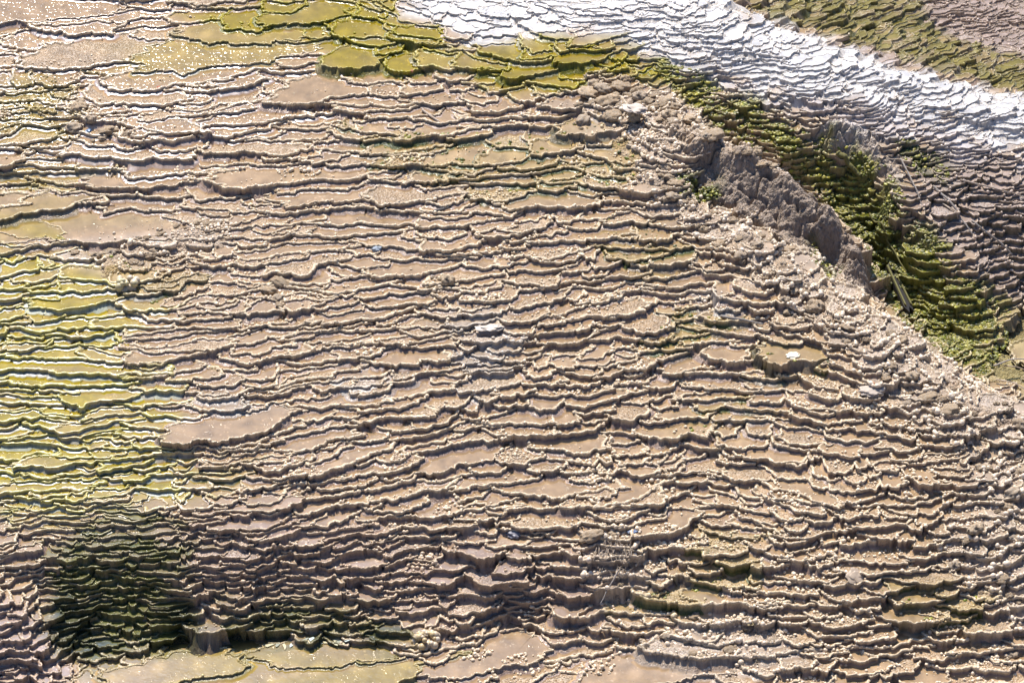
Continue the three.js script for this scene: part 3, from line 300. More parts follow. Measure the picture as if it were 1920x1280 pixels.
function base(x, z) {
  const [sx, sz] = slope(x, z), down = clamp(-sz, .03, 1.6), B = bare(x, z), tread = clamp(fStep(x, z) / (.643 + .766 * down), .006, .2), sm = Math.max(inZone('sump', x, z), inZone('flat', x, z));
  return H(x, z) - (1 - B) * (1.0 * down * tread + .012) + B * (1 - sm) * (crust(x, z) - .014);
}
const surf = (x, z) => { const [wx, wz] = warp(x, z); let best = base(x, z); for (const p of around(bins, x, z) ?? []) if (p.y > best && within(p, x - wx, z - wz)) best = p.y; return best; };

// ---------------------------------------------------------------- terrace steps: their shape
const beads = [];           // [x, y, z, r, colour]
function buildStep(p) {
  const fine = [], K = 360;
  for (let k = 0; k < K; k++) {
    const th = k / K * Math.PI * 2, r = radius(p, th), u = Math.cos(th) * r * p.A, sv = Math.sin(th), v = sv * r * (sv > 0 ? p.Bf : p.Bb);
    const x = p.x + u * p.c + v * p.s, z = p.z - u * p.s + v * p.c, [wx, wz] = warp(x, z); fine.push([x + wx, z + wz]);
  }
  const cum = [0]; for (let k = 0; k < K; k++) { const a = fine[k], b = fine[(k + 1) % K]; cum.push(cum[k] + Math.hypot(b[0] - a[0], b[1] - a[1])); }
  const L = cum[K], ds = clamp(p.len / 18, .0045, .0066), n = Math.max(28, Math.round(L / ds)), pts = [];
  for (let i = 0, k = 0; i < n; i++) { const t = i / n * L; while (cum[k + 1] < t) k++; const f = (t - cum[k]) / (cum[k + 1] - cum[k] + 1e-12), a = fine[k], b = fine[(k + 1) % K]; pts.push([lerp(a[0], b[0], f), lerp(a[1], b[1], f)]); }
  const nodW = fNod(p.x, p.z), rough = inZone('rubble', p.x, p.z), smooth = Math.max(inZone('yellow', p.x, p.z), inZone('dark', p.x, p.z) * .6);
  const flatZ = p.given ? 1 : inZone('flat', p.x, p.z), W = clamp(p.tread * .19, .0020, .0060) * lerp(1, 1.2, smooth) * lerp(1, .55, flatZ) * lerp(1, .75, sstep(.75, 1, p.round)) * lerp(1, .6, inZone('white', p.x, p.z)), vis = [], nx = [], nz = [];
  for (let i = 0; i < n; i++) {
    const a = pts[(i + n - 2) % n], b = pts[(i + 2) % n], l = Math.hypot(b[0] - a[0], b[1] - a[1]) + 1e-9;
    nx.push((b[1] - a[1]) / l * -1); nz.push((b[0] - a[0]) / l);
  }
  { // outward
    let area = 0; for (let i = 0; i < n; i++) { const a = pts[i], b = pts[(i + 1) % n]; area += a[0] * b[1] - b[0] * a[1]; }
    const sgn = area > 0 ? -1 : 1; for (let i = 0; i < n; i++) { nx[i] *= sgn; nz[i] *= sgn; }
  }
  for (let i = 0; i < n; i++) { const w = (.0013 + .0010 * (1 - smooth)) * N2(pts[i][0] * 48, pts[i][1] * 48) + .0005 * (1 - smooth) * N2b(pts[i][0] * 150, pts[i][1] * 150); pts[i] = [pts[i][0] + nx[i] * w, pts[i][1] + nz[i] * w]; vis.push(!covered(pts[i][0], pts[i][1], p.y, p)); }
  const seen = vis.map((_, i) => vis[i] || vis[(i + 1) % n] || vis[(i + n - 1) % n] || vis[(i + 2) % n] || vis[(i + n - 2) % n]);
  if (!vis.some((v) => v)) return null;
  const pos = [], col = [], uv = [], iA = [], iB = [], pp = [], pc = [], pu = [], pi = [];
  const tone = .93 + .14 * rnd(), jit = (rnd() - .5) * 2;
  const mixAt = (x, z) => [lerp(x, p.x, .5), lerp(z, p.z, .5)];
  const push = (x, y, z, c, t) => { pos.push(x, y, z); col.push(c[0] * t, c[1] * t, c[2] * t); uv.push(x, z + y * .9); return pos.length / 3 - 1; };
  const foot = pts.map(([x, z], i) => { if (!seen[i]) return null; const lo = under(x + nx[i] * .006, z + nz[i] * .006, p.y, p), wet = lo > -8, bot = Math.max(wet ? lo : base(x, z) - .012, p.y - .16); return [Math.max(.0012, p.y - bot), wet]; });
  const reach = foot.map((f, i) => { if (!f || !f[1]) return 1; const o = Math.min(f[0], .05) * (lerp(.75, .06, sstep(.35, .95, p.round)) + smooth * .2) + W * 1.9 + .008; for (const k of [1, .65, .35]) if (under(pts[i][0] + nx[i] * o * k, pts[i][1] + nz[i] * o * k, p.y, p) > p.y - f[0] - .0008) return k; return .08; });
  const reachS = reach.map((_, i) => { let s = 9; for (let d = -2; d <= 2; d++) s = Math.min(s, reach[(i + d + n) % n]); return s; });
  const soft = foot.map((f, i) => { if (!f) return 0; let s = 0, k = 0; for (let d = -5; d <= 5; d++) { const g = foot[(i + d + n) % n]; if (g) { s += g[0]; k++; } } return s / k; });
  const rings = [], small = p.len < .2;
  for (let i = 0; i < n; i++) {
    const [x, z] = pts[i], X = nx[i], Z = nz[i], [mx, mz] = mixAt(x, z);
    if (!seen[i]) { rings.push(null); pp.push(x, p.y, z); const c = colour(mx, mz, 0, jit); pc.push(c[0] * tone, c[1] * tone, c[2] * tone); pu.push(x, z); continue; }
    const knob = Math.max(0, N2(x * 95 + p.seed, z * 95)), w = W * (.85 + .35 * N2b(x * 40, z * 40)), rh = W * (.8 + .5 * knob * (1 - smooth * .7) + rough * .9 * Math.max(0, N2b(x * 50, z * 50)));
    const [hw, wet] = foot[i], m = Math.min(.0062, hw * .6, p.tread * .16) * lerp(.3, 1, reachS[i]);
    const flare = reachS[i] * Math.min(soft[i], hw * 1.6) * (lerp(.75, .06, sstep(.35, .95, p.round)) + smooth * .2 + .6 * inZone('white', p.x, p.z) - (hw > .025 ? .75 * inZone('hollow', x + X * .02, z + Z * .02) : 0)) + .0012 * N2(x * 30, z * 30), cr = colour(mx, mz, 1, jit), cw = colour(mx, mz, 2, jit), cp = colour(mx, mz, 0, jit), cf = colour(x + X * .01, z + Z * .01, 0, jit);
    const t1 = tone * (1 + .12 * N2b(x * 33, z * 33)), bulge = w * .25 * N2b(x * 45, z * 45 + 3), R = [];
    const add = (o, y, c, t = t1) => R.push(push(x + X * o, p.y + y, z + Z * o, c, t));
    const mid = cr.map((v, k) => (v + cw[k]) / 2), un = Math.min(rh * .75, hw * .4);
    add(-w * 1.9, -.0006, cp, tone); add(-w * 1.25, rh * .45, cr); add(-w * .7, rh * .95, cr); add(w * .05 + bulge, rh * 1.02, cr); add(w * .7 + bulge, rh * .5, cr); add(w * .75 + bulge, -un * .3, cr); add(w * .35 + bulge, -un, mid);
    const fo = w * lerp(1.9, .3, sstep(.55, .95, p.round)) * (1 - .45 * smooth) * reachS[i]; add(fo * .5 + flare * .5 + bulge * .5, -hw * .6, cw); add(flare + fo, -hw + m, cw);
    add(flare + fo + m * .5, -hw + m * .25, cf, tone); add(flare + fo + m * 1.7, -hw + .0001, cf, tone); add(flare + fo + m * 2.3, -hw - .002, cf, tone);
    if (small) { R.splice(10, 1); R.splice(5, 1); R.splice(1, 1); } R.wet = wet; rings.push(R);
    pp.push(x, p.y, z); pc.push(cp[0] * tone, cp[1] * tone, cp[2] * tone); pu.push(x, z);
    if (vis[i] && rnd() < nodW * 1.2 * sstep(-.1, .6, N2(x * 14, z * 14)) * (1 - smooth)) { const q = (rnd() - .6) * w * 1.3, r = .0014 + .0042 * rnd() ** 2 * (1 + rough * .7); beads.push([x + X * q, p.y + rh * .8 + r * .2, z + Z * q, r, cr]); }
  }
  for (let i = 0; i < n; i++) {
    const a = rings[i], b = rings[(i + 1) % n]; if (!a || !b) continue;
    const last = small ? 8 : 11, dryTo = small ? 6 : 8; for (let k = 0; k < last; k++) { if (k >= dryTo && !(a.wet && b.wet)) break; (k < dryTo ? iA : iB).push(a[k], a[k + 1], b[k], b[k], a[k + 1], b[k + 1]); }
  }
  for (const t of THREE.ShapeUtils.triangulateShape(pts.map(([x, z]) => new THREE.Vector2(x, -z)), [])) pi.push(t[0], t[1], t[2]);
  const make = (P, C, T, I) => { const g = new THREE.BufferGeometry(); g.setAttribute('position', new THREE.Float32BufferAttribute(P, 3)); g.setAttribute('color', new THREE.Float32BufferAttribute(C, 3)); g.setAttribute('uv', new THREE.Float32BufferAttribute(T, 2)); g.setIndex(I); return g; };
  const shell = make(pos, col, uv, iA.concat(iB)); shell.computeVertexNormals(); shell.addGroup(0, iA.length, 0); shell.addGroup(iA.length, iB.length, 1);
  const floor = make(pp, pc, pu, pi); floor.setAttribute('normal', new THREE.Float32BufferAttribute(new Float32Array(pp.length).map((_, i) => i % 3 === 1 ? 1 : 0), 3));
  // grains lying in the pool
  const patch = fbm(p.x * 4 + 3, p.z * 5, 3) + (nodW - .35) * .8, dry = rnd() < clamp(.22 + patch * .5 + nodW * .3) * (1 - smooth) * (1 - Math.max(inZone('olive', p.x, p.z), inZone('flat', p.x, p.z)));
  if (!p.given && inZone('flat', p.x, p.z) < .2 && smooth < .3) {
    const count = Math.round(p.len * p.tread / .000024 * clamp(patch * .5 + .05, .01, .45) * (rnd() < .45 ? 1.6 : .35));
    for (let k = 0; k < count; k++) {
      const u = (rnd() * 2 - 1) * p.A * .85, v = lerp(-.35, .8, rnd()) * p.Bf, x = p.x + u * p.c + v * p.s, z = p.z - u * p.s + v * p.c;
      if (patch < .35 && N2(x * 28, z * 28) < .1) continue;
      const [wx, wz] = warp(x + .004, z); if (!within(p, x - wx, z - wz) || covered(x, z, p.y, p)) continue;
      const r = .0012 + .0036 * rnd() ** 2.2, c = colour(x, z, 1, jit); beads.push([x, p.y + r * .35, z, r, c]);
    }
  }
  return { shell, floor, dry: dry && !p.given, riffle: inZone('riffle', p.x, p.z) > .5, slick: inZone('yellow', p.x, p.z) > .4, size: p.len * p.tread * (.6 + p.down) };
}

// ---------------------------------------------------------------- the pieces of the hillside
const region = (p) => {
  const z = (k) => masks[k](p.x, p.z) > 0;
  if (z('far')) return 'far_slope';
  if (z('white') || z('lavender')) return 'white_ridge';
  if (z('channel') || z('moss') || z('sump')) return 'algae_channel';
  if (z('bank') || z('hump') || z('slab')) return 'side_bank';
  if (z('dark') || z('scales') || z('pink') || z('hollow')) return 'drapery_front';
  if (z('yellow')) return 'algae_apron';
  if (z('rubble')) return 'rubble_crest';
  const h = H(p.x, p.z);
  if (h < -.44) return 'lower_terrace';
  return h > .13 ? 'upper_terrace' : p.x < -.1 ? 'terrace_slope' : h > -.13 ? 'terrace_shoulder' : 'terrace_flank';
};
const ABOUT = {
  far_slope: 'distant olive and pink terraced slope behind the white ridge', white_ridge: 'chalk white ridge of fine scalloped terraces crossing the top right',
  algae_channel: 'steep green algae channel running down behind the rubble crest', side_bank: 'brown bank of small shingled terraces right of the green channel',
  drapery_front: 'steep shaded front of overlapping scalloped ledges above the bottom pool', algae_apron: 'yellow green terraces with pale water lines at the left edge',
  rubble_crest: 'knobbly cream crest of rubble and nodules crossing the right side', lower_terrace: 'tan terraces and shallow pools along the bottom edge',
  upper_terrace: 'wide tan and olive pools of the upper left terraces', terrace_slope: 'tan rimmed terraces left of the middle of the slope', terrace_shoulder: 'tan rimmed terraces right of the middle below the rubble crest', terrace_flank: 'scalloped tan terraces in the lower right of the slope',
};
const groups = {};
let tris = 0;
{
  const byRegion = {};
  for (const p of steps) { const b = buildStep(p); if (!b) continue; tris += b.shell.index.count / 3 + b.floor.index.count / 3; (byRegion[region(p)] ??= []).push(b); }
  for (const [name, list] of Object.entries(byRegion)) {
    const g = new THREE.Group(); g.name = name; tag(g, ABOUT[name], 'terrace', null, 'structure'); groups[name] = g; scene.add(g);
    list.sort((a, b) => b.size - a.size);
    let k = 0;
    for (const b of list.slice(0, 300)) {
      const m = new THREE.Mesh(b.shell, [b.riffle ? M.riffleRim : b.slick ? M.wetRim : M.rim, M.edge]); m.name = k ? `terrace_step_${String(k).padStart(3, '0')}` : 'terrace_step'; k++;
      const f = new THREE.Mesh(b.floor, b.dry ? M.dry : b.riffle ? M.riffle : M.pool); f.name = 'pool_floor'; m.add(f); put(m, g);
    }
    const rest = list.slice(300);
    if (rest.length) {
      const plain = (geo) => { geo.clearGroups(); return geo; };
      const s = new THREE.Mesh(mergeGeometries(rest.map((b) => plain(b.shell))), M.rim); s.name = 'small_terrace_rims'; s.userData.kind = 'stuff'; put(s, g);
      const f = new THREE.Mesh(mergeGeometries(rest.map((b) => b.floor)), M.pool); f.name = 'small_terrace_floors'; f.userData.kind = 'stuff'; put(f, g);
    }
  }
}

// ---------------------------------------------------------------- ground under and between the steps
{
  // fine where the slope is seen, coarse where it runs out into the flat around it
  const x0 = -2.4, x1 = 2.5, z0 = -3.3, z1 = 1.05, P = [], C = [], T = [], I = [];
  const line = (a, b) => { const o = []; for (let v = a - 2.4; v < a; v += .08) o.push(v); for (let v = a; v < b; v += .015) o.push(v); for (let v = b; v < b + 2.4; v += .08) o.push(v); return o; };
  const xs = line(x0, x1), zs = line(z0, z1), w = xs.length - 1, h = zs.length - 1;
  for (const z of zs) for (const x of xs) {
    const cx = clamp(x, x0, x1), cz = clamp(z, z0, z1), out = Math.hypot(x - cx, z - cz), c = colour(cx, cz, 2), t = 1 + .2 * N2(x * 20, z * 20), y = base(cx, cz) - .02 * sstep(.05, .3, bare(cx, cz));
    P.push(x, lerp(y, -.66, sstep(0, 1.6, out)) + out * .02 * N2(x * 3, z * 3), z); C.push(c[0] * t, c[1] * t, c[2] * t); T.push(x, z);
  }
  for (let b = 0; b < h; b++) for (let a = 0; a < w; a++) { const k = b * (w + 1) + a; I.push(k, k + w + 1, k + 1, k + 1, k + w + 1, k + w + 2); }
  const g = new THREE.BufferGeometry(); g.setAttribute('position', new THREE.Float32BufferAttribute(P, 3)); g.setAttribute('color', new THREE.Float32BufferAttribute(C, 3)); g.setAttribute('uv', new THREE.Float32BufferAttribute(T, 2)); g.setIndex(I); g.computeVertexNormals();
  const m = new THREE.Mesh(g, M.rock); m.name = 'hillside'; tag(m, 'bare crusted travertine hillside between the terraces', 'hillside', null, 'structure'); put(m);
  const far = new THREE.Mesh(new THREE.PlaneGeometry(300, 300).rotateX(-Math.PI / 2), new THREE.MeshStandardMaterial({ name: 'pale_ground', color: new THREE.Color().setRGB(.4, .32, .24), roughness: .9 }));
  far.position.y = -.64; far.name = 'ground'; tag(far, 'pale mineral ground all around the hillside', 'ground', null, 'structure'); put(far);
}

// ---------------------------------------------------------------- crusted bare rock, finer than the rest
{
  const s = .0038, x0 = -1.6, x1 = 2.0, z0 = -1.75, z1 = 1.0, w = Math.round((x1 - x0) / s), h = Math.round((z1 - z0) / s), id = new Int32Array((w + 1) * (h + 1)).fill(-1), P = [], C = [], T = [], I = [];
  const sumps = (x, z) => Math.max(masks.slab(x, z), masks.hump(x, z), masks.rubble(x, z)) > -.10 && inReach(x, z) && bare(x, z) > .03;
  for (let b = 0; b <= h; b++) for (let a = 0; a <= w; a++) {
    const x = x0 + a * s, z = z0 + b * s; if (!sumps(x, z)) continue;
    const c = colour(x, z, 0), t = 1 + .16 * N2(x * 18, z * 18) + .12 * N2b(x * 60, z * 60); id[b * (w + 1) + a] = P.length / 3; P.push(x, base(x, z), z); C.push(c[0] * t, c[1] * t, c[2] * t); T.push(x, z);
  }
  for (let b = 0; b < h; b++) for (let a = 0; a < w; a++) { const k = b * (w + 1) + a, q = [id[k], id[k + w + 1], id[k + 1], id[k + w + 2]]; if (q.every((v) => v >= 0)) I.push(q[0], q[1], q[2], q[2], q[1], q[3]); }
  const g = new THREE.BufferGeometry(); g.setAttribute('position', new THREE.Float32BufferAttribute(P, 3)); g.setAttribute('color', new THREE.Float32BufferAttribute(C, 3)); g.setAttribute('uv', new THREE.Float32BufferAttribute(T, 2)); g.setIndex(I); g.computeVertexNormals();
  const m = new THREE.Mesh(g, M.rock); m.name = 'crusted_rock'; put(m, groups.rubble_crest);
}

// ---------------------------------------------------------------- algae scales in the channel and the seams
{
  const shape = new THREE.SphereGeometry(1, 7, 4, 0, Math.PI * 2, 0, 1.25), list = [], c = new THREE.Color(), mat = new THREE.Matrix4(), q = new THREE.Quaternion(), e = new THREE.Euler();
  for (let k = 0; k < 330000; k++) {
    const x = lerp(-1.6, 2.0, rnd()), z = lerp(-1.75, 1.0, rnd()), ch = Math.max(masks.channel(x, z), masks.moss(x, z)), se = masks.seam(x, z); if (Math.max(ch, se) < -.02) continue;
    const w = Math.max(inZone('channel', x, z) * 1.7, inZone('moss', x, z) * .9, inZone('seam', x, z) * .10 * sstep(0, .5, N2(x * 15, z * 15))); if (rnd() > w * (.35 + .8 * sstep(-.4, .5, N2(x * 11, z * 11)))) continue;
    list.push([x, z]);
  }
  const im = new THREE.InstancedMesh(shape, new THREE.MeshStandardMaterial({ name: 'algae', color: 0xffffff, roughness: .42 }), list.length);
  list.forEach(([x, z], i) => {
    const r = .0020 + .0042 * rnd() ** 1.8; e.set(.5 + (rnd() - .5) * .9, (rnd() - .5) * 1.6, (rnd() - .5) * .7); q.setFromEuler(e); mat.compose(new THREE.Vector3(x, surf(x, z) + r * .1, z), q, new THREE.Vector3(r * (1 + .7 * rnd()), r * .55, r)); im.setMatrixAt(i, mat);
    const g = rnd(), dk = .25 + .95 * rnd() ** 1.4; im.setColorAt(i, c.setRGB(lerp(.13, .34, g) * dk, lerp(.16, .30, g) * dk, lerp(.012, .04, g) * dk));
  });
  im.name = 'algae_scales'; tag(im, 'wet green algae scales coating the channel and the damp seams', 'algae', null, 'stuff'); put(im);
}

// ---------------------------------------------------------------- nodules
{
  // popcorn heaps
  for (const [x0, z0] of SPOTS.popcorn) {
    const R = .022 + .030 * rnd(), n = Math.round(R * R * 26000 * (1 + rnd()));
    for (let k = 0; k < n; k++) { const a = rnd() * 6.283, d = R * Math.sqrt(rnd()), x = x0 + Math.cos(a) * d * 1.4, z = z0 + Math.sin(a) * d * .8, r = .0022 + .0046 * rnd() ** 1.7; if (N2(x * 40, z * 40) > .35) continue; beads.push([x, surf(x, z) + r * (.3 + rnd() * 1.2 * (1 - d / R)), z, r, colour(x, z, 1)]); }
  }
  // crust of nodules on the rubble
  for (let k = 0; k < 60000; k++) {
    const x = lerp(-1.6, 2.0, rnd()), z = lerp(-2.4, .95, rnd()), r0 = masks.rubble(x, z); if (r0 < -.03) continue;
    if (inZone('rubble', x, z, .04) * clamp(.22 + 1.5 * fbm(x * 13, z * 13, 3)) < rnd()) continue;
    const r = .0016 + .0058 * rnd() ** 2.2; beads.push([x, surf(x, z) + r * .3, z, r, colour(x, z, 1)]);
  }
  const geo = new THREE.IcosahedronGeometry(1, 2), im = new THREE.InstancedMesh(geo, M.nodule, beads.length), mat = new THREE.Matrix4(), q = new THREE.Quaternion(), e = new THREE.Euler(), c = new THREE.Color();
  beads.forEach(([x, y, z, r, k], i) => {
    e.set(rnd() * 6, rnd() * 6, rnd() * 6); q.setFromEuler(e); mat.compose(new THREE.Vector3(x, y, z), q, new THREE.Vector3(r * (.8 + .4 * rnd()), r * (.8 + .4 * rnd()), r * (.8 + .5 * rnd()))); im.setMatrixAt(i, mat);
    const t = .92 + .25 * rnd(); im.setColorAt(i, c.setRGB(clamp(k[0] * t, 0, .9), clamp(k[1] * t, 0, .9), clamp(k[2] * t, 0, .9)));
  });
  im.name = 'mineral_nodules'; tag(im, 'cream popcorn nodules crusting rims and pools all over the slope', 'nodules', null, 'stuff'); put(im);
}


// ---------------------------------------------------------------- crusted lumps on the crest
function lumpGeometry(seed, detail, flat, knobs) {
  const g = new THREE.IcosahedronGeometry(1, detail), p = g.attributes.position, v = new THREE.Vector3();
  for (let i = 0; i < p.count; i++) {
    v.fromBufferAttribute(p, i).normalize();
    const k = 1 + .28 * N3(v.x * 1.3 + seed, v.y * 1.3, v.z * 1.3) + .16 * N3(v.x * 3.1, v.y * 3.1 + seed, v.z * 3.1) + knobs * Math.abs(N3(v.x * 7, v.y * 7, v.z * 7 + seed));
    v.multiplyScalar(k); v.y *= flat; p.setXYZ(i, v.x, v.y, v.z);
  }
  g.deleteAttribute('normal'); g.deleteAttribute('uv');
  const pos = g.attributes.position, uv = []; for (let i = 0; i < pos.count; i++) uv.push(pos.getX(i) * .05 + seed, pos.getZ(i) * .05 + pos.getY(i) * .04);
  g.setAttribute('uv', new THREE.Float32BufferAttribute(uv, 2));
  const idx = mergeVertices(g, 1e-5); idx.computeVertexNormals(); return idx;
}
const lumpShapes = [0, 1, 2, 3, 4, 5].map((k) => lumpGeometry(k * 11.3 + 1, 4, .55 + .07 * k, .20));
const stoneShapes = [0, 1, 2].map((k) => lumpGeometry(k * 7.7 + 50, 6, .6, .02));
const plain = (r, g, b, rough = .8, name = 'plain') => new THREE.MeshStandardMaterial({ name, color: new THREE.Color().setRGB(r, g, b), roughness: rough });
const lumpMats = [[.54, .42, .29], [.60, .48, .34], [.48, .375, .26], [.55, .45, .34]].map(([r, g, b], i) => new THREE.MeshStandardMaterial({ name: 'crust_lump', color: new THREE.Color().setRGB(r, g, b), map: rep(rimMap, 8), roughness: .65, bumpMap: rep(gritBump, 8), bumpScale: .002 }));
SPOTS.lumps.forEach(([x0, z0], i) => {
  const g = groups.rubble_crest, many = i < 70 ? 3 : 2;
  for (let k = 0; k < many; k++) {
    const x = x0 + (k ? (rnd() - .5) * .07 : 0), z = z0 + (k ? (rnd() - .5) * .08 : 0), r = (.007 + .016 * rnd() ** 1.5) * (i < 23 ? 1.3 : 1) * (k ? .65 : 1);
    const m = new THREE.Mesh(lumpShapes[(i + k) % 6], lumpMats[(i * 3 + k) % 4]); m.name = (i + k) ? `crust_lump_${String(i * 3 + k).padStart(3, '0')}` : 'crust_lump';
    m.position.set(x, surf(x, z) + r * .12, z); m.scale.set(r * (1 + .7 * rnd()), r * (.7 + .4 * rnd()), r * (.8 + .3 * rnd())); m.rotation.set((rnd() - .5) * .5, .35 + (rnd() - .5) * 1.2, (rnd() - .5) * .5); put(m, g);
  }
});

// ---------------------------------------------------------------- loose things on the slope
function thing(name, mesh, label, category, group) { mesh.name = numbered(name); tag(mesh, label, category, group); return put(mesh); }
function stone(name, spot, r, mat, label, category, shape = 0, sq = [1, 1, 1], turn = 0) {
  const m = new THREE.Mesh(stoneShapes[shape], mat), [x, z] = spot; m.scale.set(r * sq[0], r * sq[1], r * sq[2]); m.rotation.y = turn; m.position.set(x, surf(x, z) + r * sq[1] * .35, z); return thing(name, m, label, category);
}
stone('pebble', SPOTS.blue_pebble[0], .014, plain(.22, .26, .31, .6, 'blue_grey_stone'), 'blue grey pebble caught on a rim left of the middle', 'pebble', 0, [1.1, .9, .9], .4);
stone('pebble', SPOTS.black_pebble[0], .0075, plain(.015, .015, .02, .3, 'black_stone'), 'tiny glossy black pebble sitting on a tan rim near the middle', 'pebble', 1, [1.2, 1, 1], 0);
stone('pebble', SPOTS.dark_stone[0], .017, plain(.17, .17, .20, .5, 'dark_stone'), 'dark grey stone lodged among the ledges below the middle', 'pebble', 2, [1.3, .9, .9], -.4);
stone('flat_stone', SPOTS.flat_stone[0], .036, plain(.42, .36, .30, .8, 'grey_stone'), 'oval flat grey stone resting on the cream rubble at right', 'stone', 0, [1.1, .42, .7], .3);
stone('white_flake', SPOTS.white_flake[0], .034, plain(.44, .39, .33, .5, 'white_calcite'), 'long flat white mineral flake near the centre', 'flake', 1, [1.15, .26, .45], .08);
stone('pale_chip', SPOTS.pale_chip[0], .017, plain(.70, .64, .50, .5, 'pale_chip'), 'pale yellowish chip lying in a shallow tan pool', 'chip', 2, [1.2, .35, .8], .2);
stone('blue_chip', SPOTS.blue_chip[0], .009, plain(.10, .20, .36, .35, 'blue_chip'), 'small blue chip among the wet knobs at upper left', 'chip', 1, [1.1, .7, .8], .5);
stone('blue_flake', SPOTS.blue_flake[0], .011, plain(.08, .13, .25, .35, 'blue_flake'), 'dark blue flake in a cup above the straw tuft', 'flake', 0, [1.4, .4, .7], .2);
stone('orange_chip', SPOTS.orange_chip[0], .005, plain(.65, .20, .05, .5, 'orange_chip'), 'tiny bright orange chip just above the flat grey stone', 'chip', 0);
stone('rust_chip', SPOTS.rust_chip[0], .0055, plain(.38, .10, .04, .5, 'rust_chip'), 'small rust red chip on a rim at upper left', 'chip', 1);
stone('rust_flake', SPOTS.rust_flake[0], .006, plain(.30, .09, .03, .5, 'rust_flake'), 'small reddish flake below the olive pools', 'flake', 2);
stone('dead_leaf', SPOTS.dead_leaf[0], .016, plain(.20, .15, .07, .7, 'brown_leaf'), 'curled brown leaf scrap at the foot of the ledges', 'leaf', 2, [1.3, .2, .7], .6);

function stick(name, [a, b], r, mat, label, lift = .006, bend = .01, group) {
  const pa = new THREE.Vector3(a[0], surf(...a) + lift, a[1]), pb = new THREE.Vector3(b[0], surf(...b) + lift, b[1]), pts = [];
  for (let k = 0; k <= 6; k++) { const t = k / 6, q = pa.clone().lerp(pb, t); q.y = Math.max(q.y, surf(q.x, q.z) + r * .7) ; q.y += bend * Math.sin(t * Math.PI); q.x += bend * .6 * N2(t * 2 + pa.x * 50, 3); q.z += bend * .6 * N2(t * 2 + pa.z * 50, 9); pts.push(q); }
  const c = new THREE.CatmullRomCurve3(pts), g = new THREE.TubeGeometry(c, 40, r, 7), p = g.attributes.position, v = new THREE.Vector3(), o = new THREE.Vector3();
  for (let i = 0; i <= 40; i++) { c.getPointAt(i / 40, o); const f = (1 - .45 * i / 40) * (1 + .18 * N2(i * .6, r * 900)) * (i === 0 || i === 40 ? .05 : 1); for (let j = 0; j <= 7; j++) { const k = i * 8 + j; v.fromBufferAttribute(p, k).sub(o).multiplyScalar(f).add(o); p.setXYZ(k, v.x, v.y, v.z); } }
  g.computeVertexNormals(); return thing(name, new THREE.Mesh(g, mat), label, 'stick', group);
}
const dryStem = plain(.36, .29, .21, .8, 'dry_stem'), greyStem = plain(.30, .27, .24, .8, 'grey_stem'), paleStem = plain(.46, .38, .30, .6, 'pale_straw'), mossStem = plain(.16, .15, .05, .8, 'mossy_wood');
stick('straw', SPOTS.needle, .0042, paleStem, 'short pale straw lying across a rim below the olive pools', .006, .003);
stick('twig', SPOTS.twig_a, .0032, greyStem, 'upper grey twig reaching in from the right edge over the pool', .02, .012, 'twigs at the right edge');
stick('twig', SPOTS.twig_b, .0024, dryStem, 'lower pale twig forking from the grey twig at the right edge', .014, .008, 'twigs at the right edge');
stick('twig', SPOTS.twig_c, .0026, paleStem, 'lowest pale twig at the right edge just above the rubble crest', .01, .008, 'twigs at the right edge');
stick('branch', SPOTS.log, .010, mossStem, 'short mossy branch lying in the upper green channel', .006, .004);
stick('stalk', SPOTS.stalk_a, .0042, greyStem, 'thick grey stalk slanting down the brown bank', .008, .006, 'dry stalks on the bank');
stick('stalk', SPOTS.stalk_b, .003, paleStem, 'long thin pale stalk running to the right edge below the white ridge', .008, .006, 'dry stalks on the bank');
stick('stalk', SPOTS.stalk_c, .003, paleStem, 'shortest pale stalk on the bank beside the thick grey stalk', .008, .004, 'dry stalks on the bank');
stick('stalk', SPOTS.stalk_d, .0032, greyStem, 'grey stalk along the edge between hump and brown bank', .008, .006, 'dry stalks on the bank');
stick('stalk', SPOTS.stalk_e, .0036, greyStem, 'grey stalk lowest on the brown bank near the right edge', .008, .006, 'dry stalks on the bank');
stick('stalk', SPOTS.stalk_f, .0035, mossStem, 'thin mossy stalk hanging down the dark green channel', .008, .006);
stick('twig', SPOTS.grey_twig, .0046, greyStem, 'grey twig lying in a green seam under the rubble', .006, .003);
stick('wood_sliver', SPOTS.wood_sliver, .0058, plain(.07, .065, .065, .7, 'charred_wood'), 'dark charred wood sliver stuck on a rim above the blue pebble', .004, .002);
